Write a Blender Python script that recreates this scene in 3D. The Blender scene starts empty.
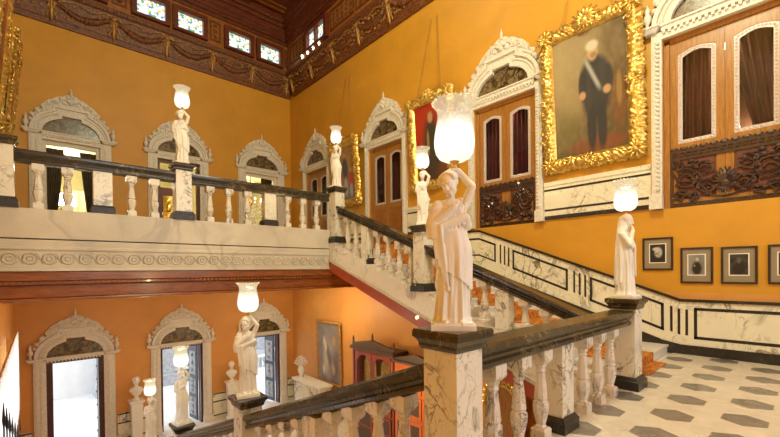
import bpy, bmesh, math, random
from math import sin, cos, pi, radians, sqrt, atan2
from mathutils import Vector, Matrix, noise
random.seed(7)
S = bpy.context.scene
COL = S.collection
# ------------------------------------------------------------------ materials
def new_mat(name):
    m = bpy.data.materials.new(name); m.use_nodes = True
    nt = m.node_tree
    return m, nt, nt.nodes['Principled BSDF']
def N(nt, typ, **kw):
    n = nt.nodes.new(typ)
    for k, v in kw.items(): setattr(n, k, v)
    return n
def L(nt, a, b): nt.links.new(a, b)
def coords(nt, scale=1.0, rnd=False):
    tc = N(nt, 'ShaderNodeTexCoord'); mp = N(nt, 'ShaderNodeMapping')
    mp.inputs['Scale'].default_value = (scale,)*3 if not isinstance(scale, tuple) else scale
    L(nt, tc.outputs['Object'], mp.inputs['Vector'])
    if rnd:
        oi = N(nt, 'ShaderNodeObjectInfo'); mu = N(nt, 'ShaderNodeVectorMath', operation='SCALE')
        cb = N(nt, 'ShaderNodeCombineXYZ')
        for i in range(3): L(nt, oi.outputs['Random'], cb.inputs[i])
        L(nt, cb.outputs[0], mu.inputs[0]); mu.inputs['Scale'].default_value = 37.0
        L(nt, mu.outputs[0], mp.inputs['Location'])
    return mp.outputs[0]
def ramp(nt, fac, stops):
    r = N(nt, 'ShaderNodeValToRGB'); e = r.color_ramp.elements
    while len(e) < len(stops): e.new(0.5)
    for i, (p, c) in enumerate(stops):
        e[i].position = p; e[i].color = (c[0], c[1], c[2], 1)
    L(nt, fac, r.inputs[0]); return r.outputs[0]
def tex_noise(nt, v, scale, detail=4, dist=0.0, rough=.55):
    n = N(nt, 'ShaderNodeTexNoise'); n.inputs['Scale'].default_value = scale
    n.inputs['Detail'].default_value = detail; n.inputs['Distortion'].default_value = dist
    n.inputs['Roughness'].default_value = rough
    L(nt, v, n.inputs['Vector']); return n.outputs['Fac']
def bump(nt, b, h, strength=.3, dist=.01):
    n = N(nt, 'ShaderNodeBump'); n.inputs['Strength'].default_value = strength; n.inputs['Distance'].default_value = dist
    L(nt, h, n.inputs['Height']); L(nt, n.outputs[0], b.inputs['Normal'])
def plain(name, c, rough=.5, metal=0.0, var=.15, scale=6.0, bmp=0.0, coat=0.0):
    m, nt, b = new_mat(name)
    v = coords(nt); f = tex_noise(nt, v, scale, 5)
    lo = [x*(1-var) for x in c]; hi = [min(1, x*(1+var)) for x in c]
    L(nt, ramp(nt, f, [(.3, lo), (.7, hi)]), b.inputs['Base Color'])
    b.inputs['Roughness'].default_value = rough; b.inputs['Metallic'].default_value = metal
    b.inputs['Coat Weight'].default_value = coat
    if bmp: bump(nt, b, tex_noise(nt, v, scale*4, 4), bmp)
    return m
def marble(name, base, vein, scale=2.2, rough=.22, width=.035, cloud=.08, vein2=.5, rnd=True):
    m, nt, b = new_mat(name)
    v = coords(nt, (1, 1, .7), rnd)
    def vein_fac(sc, w, d):
        f = tex_noise(nt, v, sc, 5, d, .5)
        a = N(nt, 'ShaderNodeMath', operation='SUBTRACT'); L(nt, f, a.inputs[0]); a.inputs[1].default_value = .5
        a2 = N(nt, 'ShaderNodeMath', operation='ABSOLUTE'); L(nt, a.outputs[0], a2.inputs[0])
        mr = N(nt, 'ShaderNodeMapRange'); L(nt, a2.outputs[0], mr.inputs[0])
        mr.inputs[1].default_value = 0; mr.inputs[2].default_value = w; mr.inputs[3].default_value = 1; mr.inputs[4].default_value = 0
        return mr.outputs[0]
    f1 = vein_fac(scale, width, 1.2); f2 = vein_fac(scale*2.7, width*.7, 1.8)
    msk = tex_noise(nt, v, scale*.9, 2)
    mm = N(nt, 'ShaderNodeMapRange'); L(nt, msk, mm.inputs[0]); mm.inputs[1].default_value = .42; mm.inputs[2].default_value = .62
    k1 = N(nt, 'ShaderNodeMath', operation='MULTIPLY'); L(nt, f1, k1.inputs[0]); L(nt, mm.outputs[0], k1.inputs[1])
    k2 = N(nt, 'ShaderNodeMath', operation='MULTIPLY'); L(nt, f2, k2.inputs[0]); k2.inputs[1].default_value = vein2
    k3 = N(nt, 'ShaderNodeMath', operation='MULTIPLY'); L(nt, k2.outputs[0], k3.inputs[0]); L(nt, mm.outputs[0], k3.inputs[1])
    mx = N(nt, 'ShaderNodeMath', operation='MAXIMUM'); L(nt, k1.outputs[0], mx.inputs[0]); L(nt, k3.outputs[0], mx.inputs[1])
    cl = tex_noise(nt, v, scale*1.4, 4)
    bc = ramp(nt, cl, [(.3, [x*(1-cloud) for x in base]), (.7, base)])
    mix = N(nt, 'ShaderNodeMix', data_type='RGBA'); L(nt, mx.outputs[0], mix.inputs['Factor'])
    L(nt, bc, mix.inputs['A']); mix.inputs['B'].default_value = (*vein, 1)
    L(nt, mix.outputs['Result'], b.inputs['Base Color'])
    b.inputs['Roughness'].default_value = rough
    return m
def wood(name, c1, c2, rough=.35, scale=(14, 14, 1.2), coat=.2):
    m, nt, b = new_mat(name)
    v = coords(nt, scale); f = tex_noise(nt, v, 2.2, 6, .6)
    L(nt, ramp(nt, f, [(.3, c1), (.7, c2)]), b.inputs['Base Color'])
    b.inputs['Roughness'].default_value = rough; b.inputs['Coat Weight'].default_value = coat
    return m
def emis(name, c, s):
    m, nt, b = new_mat(name)
    b.inputs['Base Color'].default_value = (*c, 1); b.inputs['Emission Color'].default_value = (*c, 1)
    b.inputs['Emission Strength'].default_value = s
    return m
def wall_paint(name, c, rough=.5):
    m, nt, b = new_mat(name)
    v = coords(nt); f = tex_noise(nt, v, 1.1, 6, .3, .6)
    L(nt, ramp(nt, f, [(.25, [x*.88 for x in c]), (.75, [min(1, x*1.1) for x in c])]), b.inputs['Base Color'])
    b.inputs['Roughness'].default_value = rough
    bump(nt, b, tex_noise(nt, v, 9, 5), .12, .02)
    return m

M = {}
M['orange'] = wall_paint('ochre_wall_paint', (.62, .305, .026))
M['orange_low'] = wall_paint('apricot_wall_paint', (.66, .31, .075), .5)
M['marble'] = marble('white_veined_marble', (.80, .775, .67), (.10, .085, .08), 3.0, width=.03, vein2=.8)
M['dado'] = marble('dado_marble', (.86, .83, .66), (.12, .10, .075), 2.2, width=.035, vein2=.8)
M['step'] = marble('step_marble', (.80, .755, .68), (.40, .37, .33), 1.6, .3, .03)
M['balus'] = marble('baluster_marble', (.78, .74, .66), (.13, .115, .11), 5.0, .25, .035, vein2=.8)
M['verde'] = marble('dark_green_marble', (.055, .042, .022), (.24, .18, .10), 5.0, .2, .02, .5, .9)
M['black'] = marble('black_marble', (.022, .019, .016), (.10, .09, .08), 6.0, .38, .015)
M['statue'] = plain('statue_marble', (.82, .81, .75), .42, var=.05, scale=4)
M['portal'] = plain('carved_stone', (.74, .70, .62), .55, var=.14, scale=22, bmp=.25)
M['fascia'] = marble('fascia_marble', (.66, .60, .48), (.42, .38, .32), .9, .4, .05, .25, .2)
M['redwood'] = wood('mahogany', (.17, .045, .010), (.31, .095, .018), .26, (2, 10, 12))
M['redband'] = wood('painted_red_band', (.34, .055, .022), (.44, .085, .032), .4, (3, 3, 3))
M['darkwood'] = wood('dark_carved_wood', (.085, .018, .008), (.20, .050, .018), .38, (3, 3, 9))
M['cornice'] = plain('carved_cornice_wood', (.15, .048, .014), .42, 0, .75, 16, .7)
M['gildwood'] = plain('dull_gilding', (.42, .22, .06), .40, .35, .45, 20)
M['panelwood'] = wood('frieze_panel_wood', (.24, .08, .016), (.42, .16, .032), .4, (4, 4, 4))
M['teak'] = wood('teak_door_wood', (.25, .105, .022), (.44, .20, .045), .3, (16, 16, 1.4))
M['grille'] = wood('dark_grille_wood', (.025, .011, .007), (.075, .028, .014), .4, (5, 5, 5))
M['maroon'] = wood('maroon_door_wood', (.045, .010, .010), (.085, .018, .014), .3, (8, 8, 1))
M['bluepanel'] = plain('blue_black_panel', (.055, .065, .095), .35, var=.4, scale=18)
M['gold'] = plain('gilt', (.90, .56, .15), .30, .85, .35, 14)
M['curtain'] = plain('maroon_velvet', (.075, .004, .012), .75, var=.3, scale=5)
M['brown_curt'] = plain('brown_curtain', (.10, .07, .035), .8, var=.3, scale=5)
M['cream_cloth'] = plain('cream_cloth', (.85, .74, .42), .8, var=.12, scale=5)
def mk_sheer():
    m, nt, b = new_mat('white_sheer'); nt.nodes.remove(b); out = [n for n in nt.nodes if n.type == 'OUTPUT_MATERIAL'][0]
    d = N(nt, 'ShaderNodeBsdfDiffuse'); d.inputs[0].default_value = (.92, .92, .92, 1); t = N(nt, 'ShaderNodeBsdfTranslucent'); t.inputs[0].default_value = (.95, .95, .95, 1); p = N(nt, 'ShaderNodeBsdfTransparent')
    a = N(nt, 'ShaderNodeMixShader'); a.inputs[0].default_value = .6; L(nt, d.outputs[0], a.inputs[1]); L(nt, t.outputs[0], a.inputs[2])
    c = N(nt, 'ShaderNodeMixShader'); c.inputs[0].default_value = .25; L(nt, a.outputs[0], c.inputs[1]); L(nt, p.outputs[0], c.inputs[2]); L(nt, c.outputs[0], out.inputs[0])
    return m
M['sheer'] = mk_sheer()
M['carpet'] = plain('orange_carpet', (.50, .185, .022), .95, var=.7, scale=16, bmp=.8)
M['lead'] = plain('bevelled_glass_border', (.62, .57, .58), .2, .25, .3, 60)
M['brass'] = plain('brass', (.62, .36, .11), .3, .9, .15, 12)
M['pframe'] = plain('dark_photo_frame', (.035, .016, .010), .35, var=.3, scale=12)
M['mat'] = plain('taupe_mount', (.29, .235, .15), .8, var=.06)
M['lacquer'] = wood('red_lacquer', (.22, .040, .018), (.36, .075, .030), .32, (5, 5, 2))
M['lacquer_lit'] = wood('lamplit_red_lacquer', (.55, .12, .03), (.70, .19, .045), .32, (5, 5, 2))  # red lacquer with lamplight brightening put into its colour
M['carvepanel'] = plain('dark_carved_panel', (.10, .062, .045), .45, var=.6, scale=45, bmp=.7)
M['iron'] = plain('dark_iron', (.028, .026, .034), .4, .5, .3, 10)
M['room'] = plain('cream_room_wall', (.72, .66, .36), .8, var=.05)
M['roomred'] = plain('brown_room_wall', (.16, .05, .025), .7, var=.2)
M['ext'] = plain('pale_exterior', (.60, .61, .63), .7, var=.06, scale=3)
M['extgrey'] = plain('grey_exterior_stone', (.34, .37, .42), .7, var=.25, scale=8)
M['porcelain'] = plain('white_porcelain', (.86, .86, .84), .2, var=.04)
M['bulb'] = emis('bulb_glow', (1.0, .82, .52), 12)
M['tymp'] = None
def mk_tymp():
    m, nt, b = new_mat('bronze_marble_panel')
    v = coords(nt); f = tex_noise(nt, v, 5, 6, 2.2)
    L(nt, ramp(nt, f, [(.35, (.035, .024, .012)), (.5, (.11, .075, .035)), (.58, (.26, .19, .10)), (.66, (.07, .045, .02))]), b.inputs['Base Color'])
    b.inputs['Roughness'].default_value = .25
    return m
M['tymp'] = mk_tymp()
def mk_glass(name, tint, mixf, rough=.03):
    m, nt, b = new_mat(name)
    nt.nodes.remove(b); out = [n for n in nt.nodes if n.type == 'OUTPUT_MATERIAL'][0]
    tr = N(nt, 'ShaderNodeBsdfTransparent'); tr.inputs[0].default_value = (*tint, 1)
    gl = N(nt, 'ShaderNodeBsdfGlossy'); gl.inputs['Roughness'].default_value = rough
    mx = N(nt, 'ShaderNodeMixShader'); mx.inputs[0].default_value = mixf
    L(nt, tr.outputs[0], mx.inputs[1]); L(nt, gl.outputs[0], mx.inputs[2]); L(nt, mx.outputs[0], out.inputs[0])
    return m
M['glass'] = mk_glass('pane_glass', (.95, .95, .93), .025)
def mk_shade():
    m, nt, b = new_mat('frosted_lamp_glass')
    nt.nodes.remove(b); out = [n for n in nt.nodes if n.type == 'OUTPUT_MATERIAL'][0]
    tc = N(nt, 'ShaderNodeTexCoord'); sp = N(nt, 'ShaderNodeSeparateXYZ'); L(nt, tc.outputs['Object'], sp.inputs[0])
    em = N(nt, 'ShaderNodeEmission')
    L(nt, ramp(nt, sp.outputs['Z'], [(0, (1, .88, .66)), (.12, (1, .98, .93)), (.24, (1, .90, .68)), (.36, (1, .80, .48))]), em.inputs[0])
    st = N(nt, 'ShaderNodeMapRange'); L(nt, sp.outputs['Z'], st.inputs[0])
    st.inputs[1].default_value = .18; st.inputs[2].default_value = .27; st.inputs[3].default_value = 1.5; st.inputs[4].default_value = .95
    vo = N(nt, 'ShaderNodeTexVoronoi'); vo.inputs['Scale'].default_value = 42; L(nt, tc.outputs['Object'], vo.inputs['Vector'])
    pm = N(nt, 'ShaderNodeMapRange'); L(nt, vo.outputs['Distance'], pm.inputs[0]); pm.inputs[2].default_value = .6; pm.inputs[3].default_value = 1.12; pm.inputs[4].default_value = .82
    mu = N(nt, 'ShaderNodeMath', operation='MULTIPLY'); L(nt, st.outputs[0], mu.inputs[0]); L(nt, pm.outputs[0], mu.inputs[1])
    L(nt, mu.outputs[0], em.inputs[1])
    tr = N(nt, 'ShaderNodeBsdfTransparent'); gl = N(nt, 'ShaderNodeBsdfGlossy'); gl.inputs['Roughness'].default_value = .15; tr.inputs[0].default_value = (1, .93, .80, 1)
    m1 = N(nt, 'ShaderNodeMixShader'); m1.inputs[0].default_value = .04
    L(nt, tr.outputs[0], m1.inputs[1]); L(nt, gl.outputs[0], m1.inputs[2])
    ff = N(nt, 'ShaderNodeMapRange'); L(nt, sp.outputs['Z'], ff.inputs[0])
    ff.inputs[1].default_value = .18; ff.inputs[2].default_value = .26; ff.inputs[3].default_value = .78; ff.inputs[4].default_value = .45
    m2 = N(nt, 'ShaderNodeMixShader'); L(nt, ff.outputs[0], m2.inputs[0])
    L(nt, m1.outputs[0], m2.inputs[1]); L(nt, em.outputs[0], m2.inputs[2]); L(nt, m2.outputs[0], out.inputs[0])
    return m
M['shade'] = mk_shade()
def mk_stained():
    m, nt, b = new_mat('stained_glass')
    v = coords(nt)
    vo = N(nt, 'ShaderNodeTexVoronoi'); vo.inputs['Scale'].default_value = 15; L(nt, v, vo.inputs['Vector'])
    sp = N(nt, 'ShaderNodeSeparateColor'); L(nt, vo.outputs['Color'], sp.inputs[0])
    c = ramp(nt, sp.outputs[0], [(0, (.95, 1, .92)), (.30, (.80, .95, 1)), (.46, (1, .98, .80)), (.58, (.90, .62, .06)), (.64, (.9, 1, .95)), (.80, (.10, .42, .10)), (.87, (1, 1, .9)), (.95, (.05, .28, .55))])
    r = [n for n in nt.nodes if n.type == 'VALTORGB'][-1]; r.color_ramp.interpolation = 'CONSTANT'
    ve = N(nt, 'ShaderNodeTexVoronoi', feature='DISTANCE_TO_EDGE'); ve.inputs['Scale'].default_value = 15; L(nt, v, ve.inputs['Vector'])
    gt = N(nt, 'ShaderNodeMath', operation='GREATER_THAN'); L(nt, ve.outputs['Distance'], gt.inputs[0]); gt.inputs[1].default_value = .035
    mix = N(nt, 'ShaderNodeMix', data_type='RGBA'); L(nt, gt.outputs[0], mix.inputs['Factor'])
    mix.inputs['A'].default_value = (.02, .025, .02, 1); L(nt, c, mix.inputs['B'])
    L(nt, mix.outputs['Result'], b.inputs['Emission Color']); b.inputs['Emission Strength'].default_value = 1.25  # panes glow by emission, standing in for daylight behind them
    b.inputs['Base Color'].default_value = (.1, .1, .1, 1)
    return m
M['stained'] = mk_stained()
def mk_hexfloor():
    m, nt, b = new_mat('hexagon_marble_floor')
    tc = N(nt, 'ShaderNodeTexCoord'); sp = N(nt, 'ShaderNodeSeparateXYZ'); L(nt, tc.outputs['Object'], sp.inputs[0])
    PX, PY = .636, .992
    def ma(op, a, bb=None):
        n = N(nt, 'ShaderNodeMath', operation=op)
        for i, q in enumerate((a, bb)):
            if q is None: continue
            if isinstance(q, (int, float)): n.inputs[i].default_value = q
            else: L(nt, q, n.inputs[i])
        return n.outputs[0]
    def lattice(ox, oy):
        def fold(s, o, p):
            a = ma('SUBTRACT', s, o); n = N(nt, 'ShaderNodeMath', operation='WRAP'); L(nt, a, n.inputs[0])
            n.inputs[1].default_value = p/2; n.inputs[2].default_value = -p/2
            return ma('ABSOLUTE', n.outputs[0])
        x = fold(sp.outputs['X'], ox, PX); y = fold(sp.outputs['Y'], oy, PY)
        k = ma('ADD', ma('MULTIPLY', x, .866), ma('MULTIPLY', y, .5))
        return ma('MAXIMUM', k, y)
    d = ma('MINIMUM', lattice(5.19, .946), lattice(4.872, .45))
    hexm = ma('LESS_THAN', d, .160)
    joint = ma('LESS_THAN', ma('ABSOLUTE', ma('SUBTRACT', d, .160)), .004)
    v = coords(nt)
    f = tex_noise(nt, v, 5, 6, 1.0); g = tex_noise(nt, v, 1.7, 3)
    lite = ramp(nt, f, [(.3, (.62, .545, .43)), (.7, (.76, .69, .57))])
    dark = ramp(nt, f, [(.3, (.155, .135, .115)), (.7, (.28, .25, .215))])
    mix = N(nt, 'ShaderNodeMix', data_type='RGBA'); L(nt, hexm, mix.inputs['Factor']); L(nt, lite, mix.inputs['A']); L(nt, dark, mix.inputs['B'])
    m2 = N(nt, 'ShaderNodeMix', data_type='RGBA'); L(nt, joint, m2.inputs['Factor']); L(nt, mix.outputs['Result'], m2.inputs['A']); m2.inputs['B'].default_value = (.3, .26, .2, 1)
    L(nt, m2.outputs['Result'], b.inputs['Base Color'])
    b.inputs['Roughness'].default_value = .2
    L(nt, ramp(nt, g, [(.3, (.16,)*3), (.7, (.30,)*3)]), b.inputs['Roughness'])
    return m
M['hexfloor'] = mk_hexfloor()
def mk_paint():
    m, nt, b = new_mat('painted_canvas')
    a = N(nt, 'ShaderNodeVertexColor'); a.layer_name = 'Paint'; L(nt, a.outputs[0], b.inputs['Base Color'])
    b.inputs['Roughness'].default_value = .4
    return m
M['paint'] = mk_paint()
# ------------------------------------------------------------------ mesh helpers
class G:
    def __init__(s): s.bm = bmesh.new(); s.mi = 0; s.T = None
    def v(s, p):
        p = Vector(p)
        return s.bm.verts.new(s.T @ p if s.T else p)
    def f(s, vs):
        try:
            q = s.bm.faces.new(vs); q.material_index = s.mi; return q
        except ValueError: return None
    def box(s, x0, x1, y0, y1, z0, z1):
        p = [s.v(q) for q in ((x0,y0,z0),(x1,y0,z0),(x1,y1,z0),(x0,y1,z0),(x0,y0,z1),(x1,y0,z1),(x1,y1,z1),(x0,y1,z1))]
        for i in ((3,2,1,0),(4,5,6,7),(0,1,5,4),(1,2,6,5),(2,3,7,6),(3,0,4,7)): s.f([p[k] for k in i])
        return s
    def frustum(s, a, b):   # a, b = (x0,x1,y0,y1,z)
        p = [s.v(q) for q in ((a[0],a[2],a[4]),(a[1],a[2],a[4]),(a[1],a[3],a[4]),(a[0],a[3],a[4]),(b[0],b[2],b[4]),(b[1],b[2],b[4]),(b[1],b[3],b[4]),(b[0],b[3],b[4]))]
        for i in ((3,2,1,0),(4,5,6,7),(0,1,5,4),(1,2,6,5),(2,3,7,6),(3,0,4,7)): s.f([p[k] for k in i])
        return s
    def prism(s, pts, a, b, ax='y'):      # polygon (u,w) extruded along axis
        def mk(u, w, t): return {'y': (u, t, w), 'x': (t, u, w), 'z': (u, w, t)}[ax]
        A = [s.v(mk(u, w, a)) for u, w in pts]; B = [s.v(mk(u, w, b)) for u, w in pts]
        s.f(A); s.f(B[::-1]); n = len(pts)
        for i in range(n): s.f([A[i], B[i], B[(i+1) % n], A[(i+1) % n]])
        return s
    def strip(s, o, i, a, b):             # band between two polylines in x,z, extruded along y (a front, b back)
        n = len(o)
        R = [[s.v((p[0], y, p[1])) for p in pl] for pl in (o, i) for y in (a, b)]
        oa, ob, ia, ib = R
        for k in range(n-1):
            s.f([oa[k], oa[k+1], ia[k+1], ia[k]]); s.f([ob[k+1], ob[k], ib[k], ib[k+1]])
            s.f([oa[k], ob[k], ob[k+1], oa[k+1]]); s.f([ia[k], ia[k+1], ib[k+1], ib[k]])
        s.f([oa[0], ia[0], ib[0], ob[0]]); s.f([oa[-1], ob[-1], ib[-1], ia[-1]])
        return s
    def lathe(s, prof, c=(0,0,0), n=16, mod=None):
        rings = []
        for r, z in prof:
            ring = []
            for k in range(n):
                t = 2*pi*k/n; rr = r*(mod(t, z) if mod else 1)
                ring.append(s.v((c[0]+rr*cos(t), c[1]+rr*sin(t), c[2]+z)))
            rings.append(ring)
        for a, b in zip(rings, rings[1:]):
            for k in range(n): s.f([a[k], a[(k+1) % n], b[(k+1) % n], b[k]])
        s.f(rings[0][::-1]); s.f(rings[-1])
        return s
    def sq(s, prof, c=(0,0,0)):           # square 'lathe'
        rings = [[s.v((c[0]+dx*r, c[1]+dy*r, c[2]+z)) for dx, dy in ((-1,-1),(1,-1),(1,1),(-1,1))] for r, z in prof]
        for a, b in zip(rings, rings[1:]):
            for k in range(4): s.f([a[k], a[(k+1) % 4], b[(k+1) % 4], b[k]])
        s.f(rings[0][::-1]); s.f(rings[-1]); return s
    def tube(s, path, r, n=6):
        path = [Vector(p) for p in path]; m = len(path)
        rs = r if isinstance(r, (list, tuple)) else [r]*m
        rings = []; up = Vector((0, 0, 1))
        for i, p in enumerate(path):
            d = path[min(i+1, m-1)]-path[max(i-1, 0)]
            if d.length < 1e-9: d = Vector((0, 0, 1))
            d.normalize(); a = d.cross(up)
            if a.length < .05: a = d.cross(Vector((1, 0, 0)))
            a.normalize(); b = d.cross(a)
            rings.append([s.v(p+(a*cos(2*pi*k/n)+b*sin(2*pi*k/n))*rs[i]) for k in range(n)])
        for a, b in zip(rings, rings[1:]):
            for k in range(n): s.f([a[k], a[(k+1) % n], b[(k+1) % n], b[k]])
        s.f(rings[0][::-1]); s.f(rings[-1]); return s
    def ball(s, c, r, n=8, m=6):
        r = (r,)*3 if not isinstance(r, tuple) else r
        top = s.v((c[0], c[1], c[2]+r[2])); bot = s.v((c[0], c[1], c[2]-r[2])); R = []
        for j in range(1, m):
            a = pi*j/m
            R.append([s.v((c[0]+r[0]*sin(a)*cos(2*pi*k/n), c[1]+r[1]*sin(a)*sin(2*pi*k/n), c[2]+r[2]*cos(a))) for k in range(n)])
        for k in range(n):
            s.f([top, R[0][k], R[0][(k+1) % n]]); s.f([bot, R[-1][(k+1) % n], R[-1][k]])
        for a, b in zip(R, R[1:]):
            for k in range(n): s.f([a[k], b[k], b[(k+1) % n], a[(k+1) % n]])
        return s
    def cap(s, a, b, ra, rb, n=10):       # tapered capsule
        a, b = Vector(a), Vector(b); d = (b-a).normalized()
        s.tube([a-d*ra*.9, a-d*ra*.6, a, b, b+d*rb*.6, b+d*rb*.9], [ra*.35, ra*.8, ra, rb, rb*.8, rb*.35], n); return s
    def surf(s, fn, nu, nv, closed=False):
        P = [[s.v(fn(i/nu, j/nv)) for i in range(nu if closed else nu+1)] for j in range(nv+1)]
        m = len(P[0])
        for j in range(nv):
            for i in range(m if closed else m-1):
                s.f([P[j][i], P[j][(i+1) % m], P[j+1][(i+1) % m], P[j+1][i]])
        return s
    def mesh(s, name, mats, smooth=False):
        bmesh.ops.recalc_face_normals(s.bm, faces=s.bm.faces)
        me = bpy.data.meshes.new(name); s.bm.to_mesh(me); s.bm.free()
        for m in (mats if isinstance(mats, (list, tuple)) else [mats]): me.materials.append(M[m] if isinstance(m, str) else m)
        if smooth:
            for p in me.polygons: p.use_smooth = True
        return me
    def build(s, name, mats, parent=None, smooth=False, bevel=0):
        o = bpy.data.objects.new(name, s.mesh(name, mats, smooth)); COL.objects.link(o)
        if parent: o.parent = parent
        if bevel:
            b = o.modifiers.new('bevel', 'BEVEL'); b.width = bevel; b.segments = 2; b.limit_method = 'ANGLE'
        return o
def obj(name, me, parent=None, loc=(0,0,0), rz=0, sc=1):
    o = bpy.data.objects.new(name, me); COL.objects.link(o)
    o.location = loc; o.rotation_euler = (0, 0, rz); o.scale = (sc,)*3 if not isinstance(sc, tuple) else sc
    if parent: o.parent = parent
    return o
def tag(o, label, cat, group=None, kind=None):
    o['label'] = label; o['category'] = cat
    if group: o['group'] = group
    if kind: o['kind'] = kind
    return o
def thing(name, loc, label, cat, rz=0, group=None, kind=None):
    o = bpy.data.objects.new(name, None); COL.objects.link(o); o.empty_display_size = .1
    o.location = loc; o.rotation_euler = (0, 0, rz)
    return tag(o, label, cat, group, kind)
def poly_arc(a, b, t0, t1, n, cx=0, cz=0):
    return [(cx+a*cos(t0+(t1-t0)*i/n), cz+b*sin(t0+(t1-t0)*i/n)) for i in range(n+1)]
def spiral(cx, cz, r, y, turns=1.6, start=0, sgn=1, n=18):
    return [(cx+r*(1-.85*i/n)*cos(start+sgn*2*pi*turns*i/n), y, cz+r*(1-.85*i/n)*sin(start+sgn*2*pi*turns*i/n)) for i in range(n+1)]

# ------------------------------------------------------------------ key dimensions (camera at the origin, 1.44 m above the landing)
ZL = -1.44; ZG = .66; ZC = .97; ZF = -5.40; XC = 7.95; YB = 14.9; XD = -.50; YG = 7.73; ZT = 10.3; YR = -4.0
# ------------------------------------------------------------------ walls
def wall_grid(name, ax, plane, th, u0, u1, z0, z1, holes, mat, label):
    us = sorted({u0, u1, *[h[0] for h in holes], *[h[1] for h in holes]}); zs = sorted({z0, z1, *[h[2] for h in holes], *[h[3] for h in holes]})
    us = [u for u in us if u0 <= u <= u1]; zs = [z for z in zs if z0 <= z <= z1]
    g = G()
    def P(u, z, t): return (u, t, z) if ax == 'y' else (t, u, z)
    def q(*pts): g.f([g.v(p) for p in pts])
    def hole(u, z): return any(h[0] < u < h[1] and h[2] < z < h[3] for h in holes)
    for a, b in zip(us, us[1:]):
        for c, d in zip(zs, zs[1:]):
            if hole((a+b)/2, (c+d)/2): continue
            for t in (plane, plane+th): q(P(a,c,t), P(b,c,t), P(b,d,t), P(a,d,t))
    for a, b, c, d in holes:
        q(P(a,c,plane), P(a,c,plane+th), P(a,d,plane+th), P(a,d,plane)); q(P(b,c,plane), P(b,c,plane+th), P(b,d,plane+th), P(b,d,plane))
        if c > z0: q(P(a,c,plane), P(b,c,plane), P(b,c,plane+th), P(a,c,plane+th))
        if d < z1: q(P(a,d,plane), P(b,d,plane), P(b,d,plane+th), P(a,d,plane+th))
    for a, b in ((u0, u0), (u1, u1)): q(P(a,z0,plane), P(a,z0,plane+th), P(a,z1,plane+th), P(a,z1,plane))
    bmesh.ops.remove_doubles(g.bm, verts=g.bm.verts, dist=1e-5)
    return tag(g.build(name, mat), label, 'wall', kind='structure')
DB = [.80, 3.68, 6.66]          # door axes on the far wall
DC = [.96, 4.82, 8.90, 12.85]   # door axes on the right wall
HB, HC = .67, .80
CLB = [(-.50, .40), (.69, 1.59), (2.40, 3.30), (3.58, 4.48), (5.27, 6.17), (6.48, 7.38)]
CLC = [(11.62, 12.88), (5.6, 6.9), (2.6, 3.9), (-.4, .9)]
wall_grid('wall_back', 'y', YB, .3, XD-.3, XC+.3, -.42, ZT, [(c-HB, c+HB, ZG, 3.88) for c in DB]+[(max(a, XD+.02), b, 8.28, 8.95) for a, b in CLB], 'orange', 'ochre painted far wall of the upper gallery with three arched doorways')
wall_grid('wall_back_lower', 'y', YB, .3, XD-.3, XC+.3, ZF, -.42, [(c-HB, c+HB, ZF, -2.52) for c in DB], 'orange_low', 'apricot wall of the lower hall with three arched doorways to the outside')
wall_grid('wall_right', 'x', XC, .3, YR-.3, YB, -.42, ZT, [(c-HC, c+HC, 1.0 if i < 2 else ZG, 3.88) for i, c in enumerate(DC)]+[(a, b, 8.28, 8.95) for a, b in CLC], 'orange', 'ochre painted long right wall beside the rising stair flight')
wall_grid('wall_right_lower', 'x', XC, .3, YR-.3, YB, ZF, -.42, [], 'orange_low', 'apricot lower hall wall beneath the rising flight behind the red cabinets')
wall_grid('wall_left', 'x', XD, -.3, YR-.3, YB, -.42, ZT, [], 'orange', 'ochre left wall seen edge-on with gilt frames')
wall_grid('wall_left_lower', 'x', XD, -.3, YR-.3, YB, ZF, -.42, [(5.3, 11.0, -2.75, -1.25)], 'orange_low', 'apricot lower left wall with the bright curtained window')
wall_grid('wall_front', 'y', YR, -.3, XD, XC, ZL-.3, ZT, [(1.0, 3.2, 0, 4.5), (4.2, 6.4, 0, 4.5)], 'orange', 'ochre wall closing the landing opposite the far doorways')  # unseen wall; both openings are added to let sky light in
# ------------------------------------------------------------------ floors and ceiling
g = G(); g.box(XD, XC, YR, 1.62, ZL-.22, ZL)
tag(g.build('floor', 'hexfloor'), 'pale marble landing floor inlaid with dark grey hexagons', 'floor', kind='structure')
g = G(); g.box(XD-.3, XC+.3, 1.0, YB+.3, ZF-.2, ZF)
tag(g.build('floor_lower', 'step'), 'pale stone floor of the lower hall', 'floor', kind='structure')
g = G(); g.box(XD, XC, YR, 1.45, ZF-.2, ZL-.24)
tag(g.build('wall_landing_support', 'orange_low'), 'apricot wall beneath the marble landing', 'wall', kind='structure')
ceil = thing('ceiling', (0, 0, ZT), 'dark red-brown coffered wooden ceiling with moulded beams', 'ceiling', kind='structure')
g = G(); g.box(XD-.3, XC+.3, YR-.3, YB+.3, .0, .25); g.build('panel_field', 'darkwood', ceil)
g = G()
for k in range(8):
    y = YR+.6+k*2.55; g.box(XD, XC, y-.13, y+.13, -.30, 0)
for x in (1.6, 3.7, 5.8): g.box(x-.13, x+.13, YR, YB, -.28, 0)
g.build('beam', 'darkwood', ceil, bevel=.03)
g = G()
for k in range(7):
    for x0, x1 in ((XD, 1.6), (1.6, 3.7), (3.7, 5.8), (5.8, XC)):
        y0 = YR+.6+k*2.55+.13; y1 = y0+2.29
        for d, z in ((.18, -.12), (.36, -.07)):
            a, b, c, e = x0+.13+d, x1-.13-d, y0+d, y1-d
            g.box(a, b, c, c+.07, z, 0); g.box(a, b, e-.07, e, z, 0); g.box(a, a+.07, c+.07, e-.07, z, 0); g.box(b-.07, b, c+.07, e-.07, z, 0)
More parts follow.
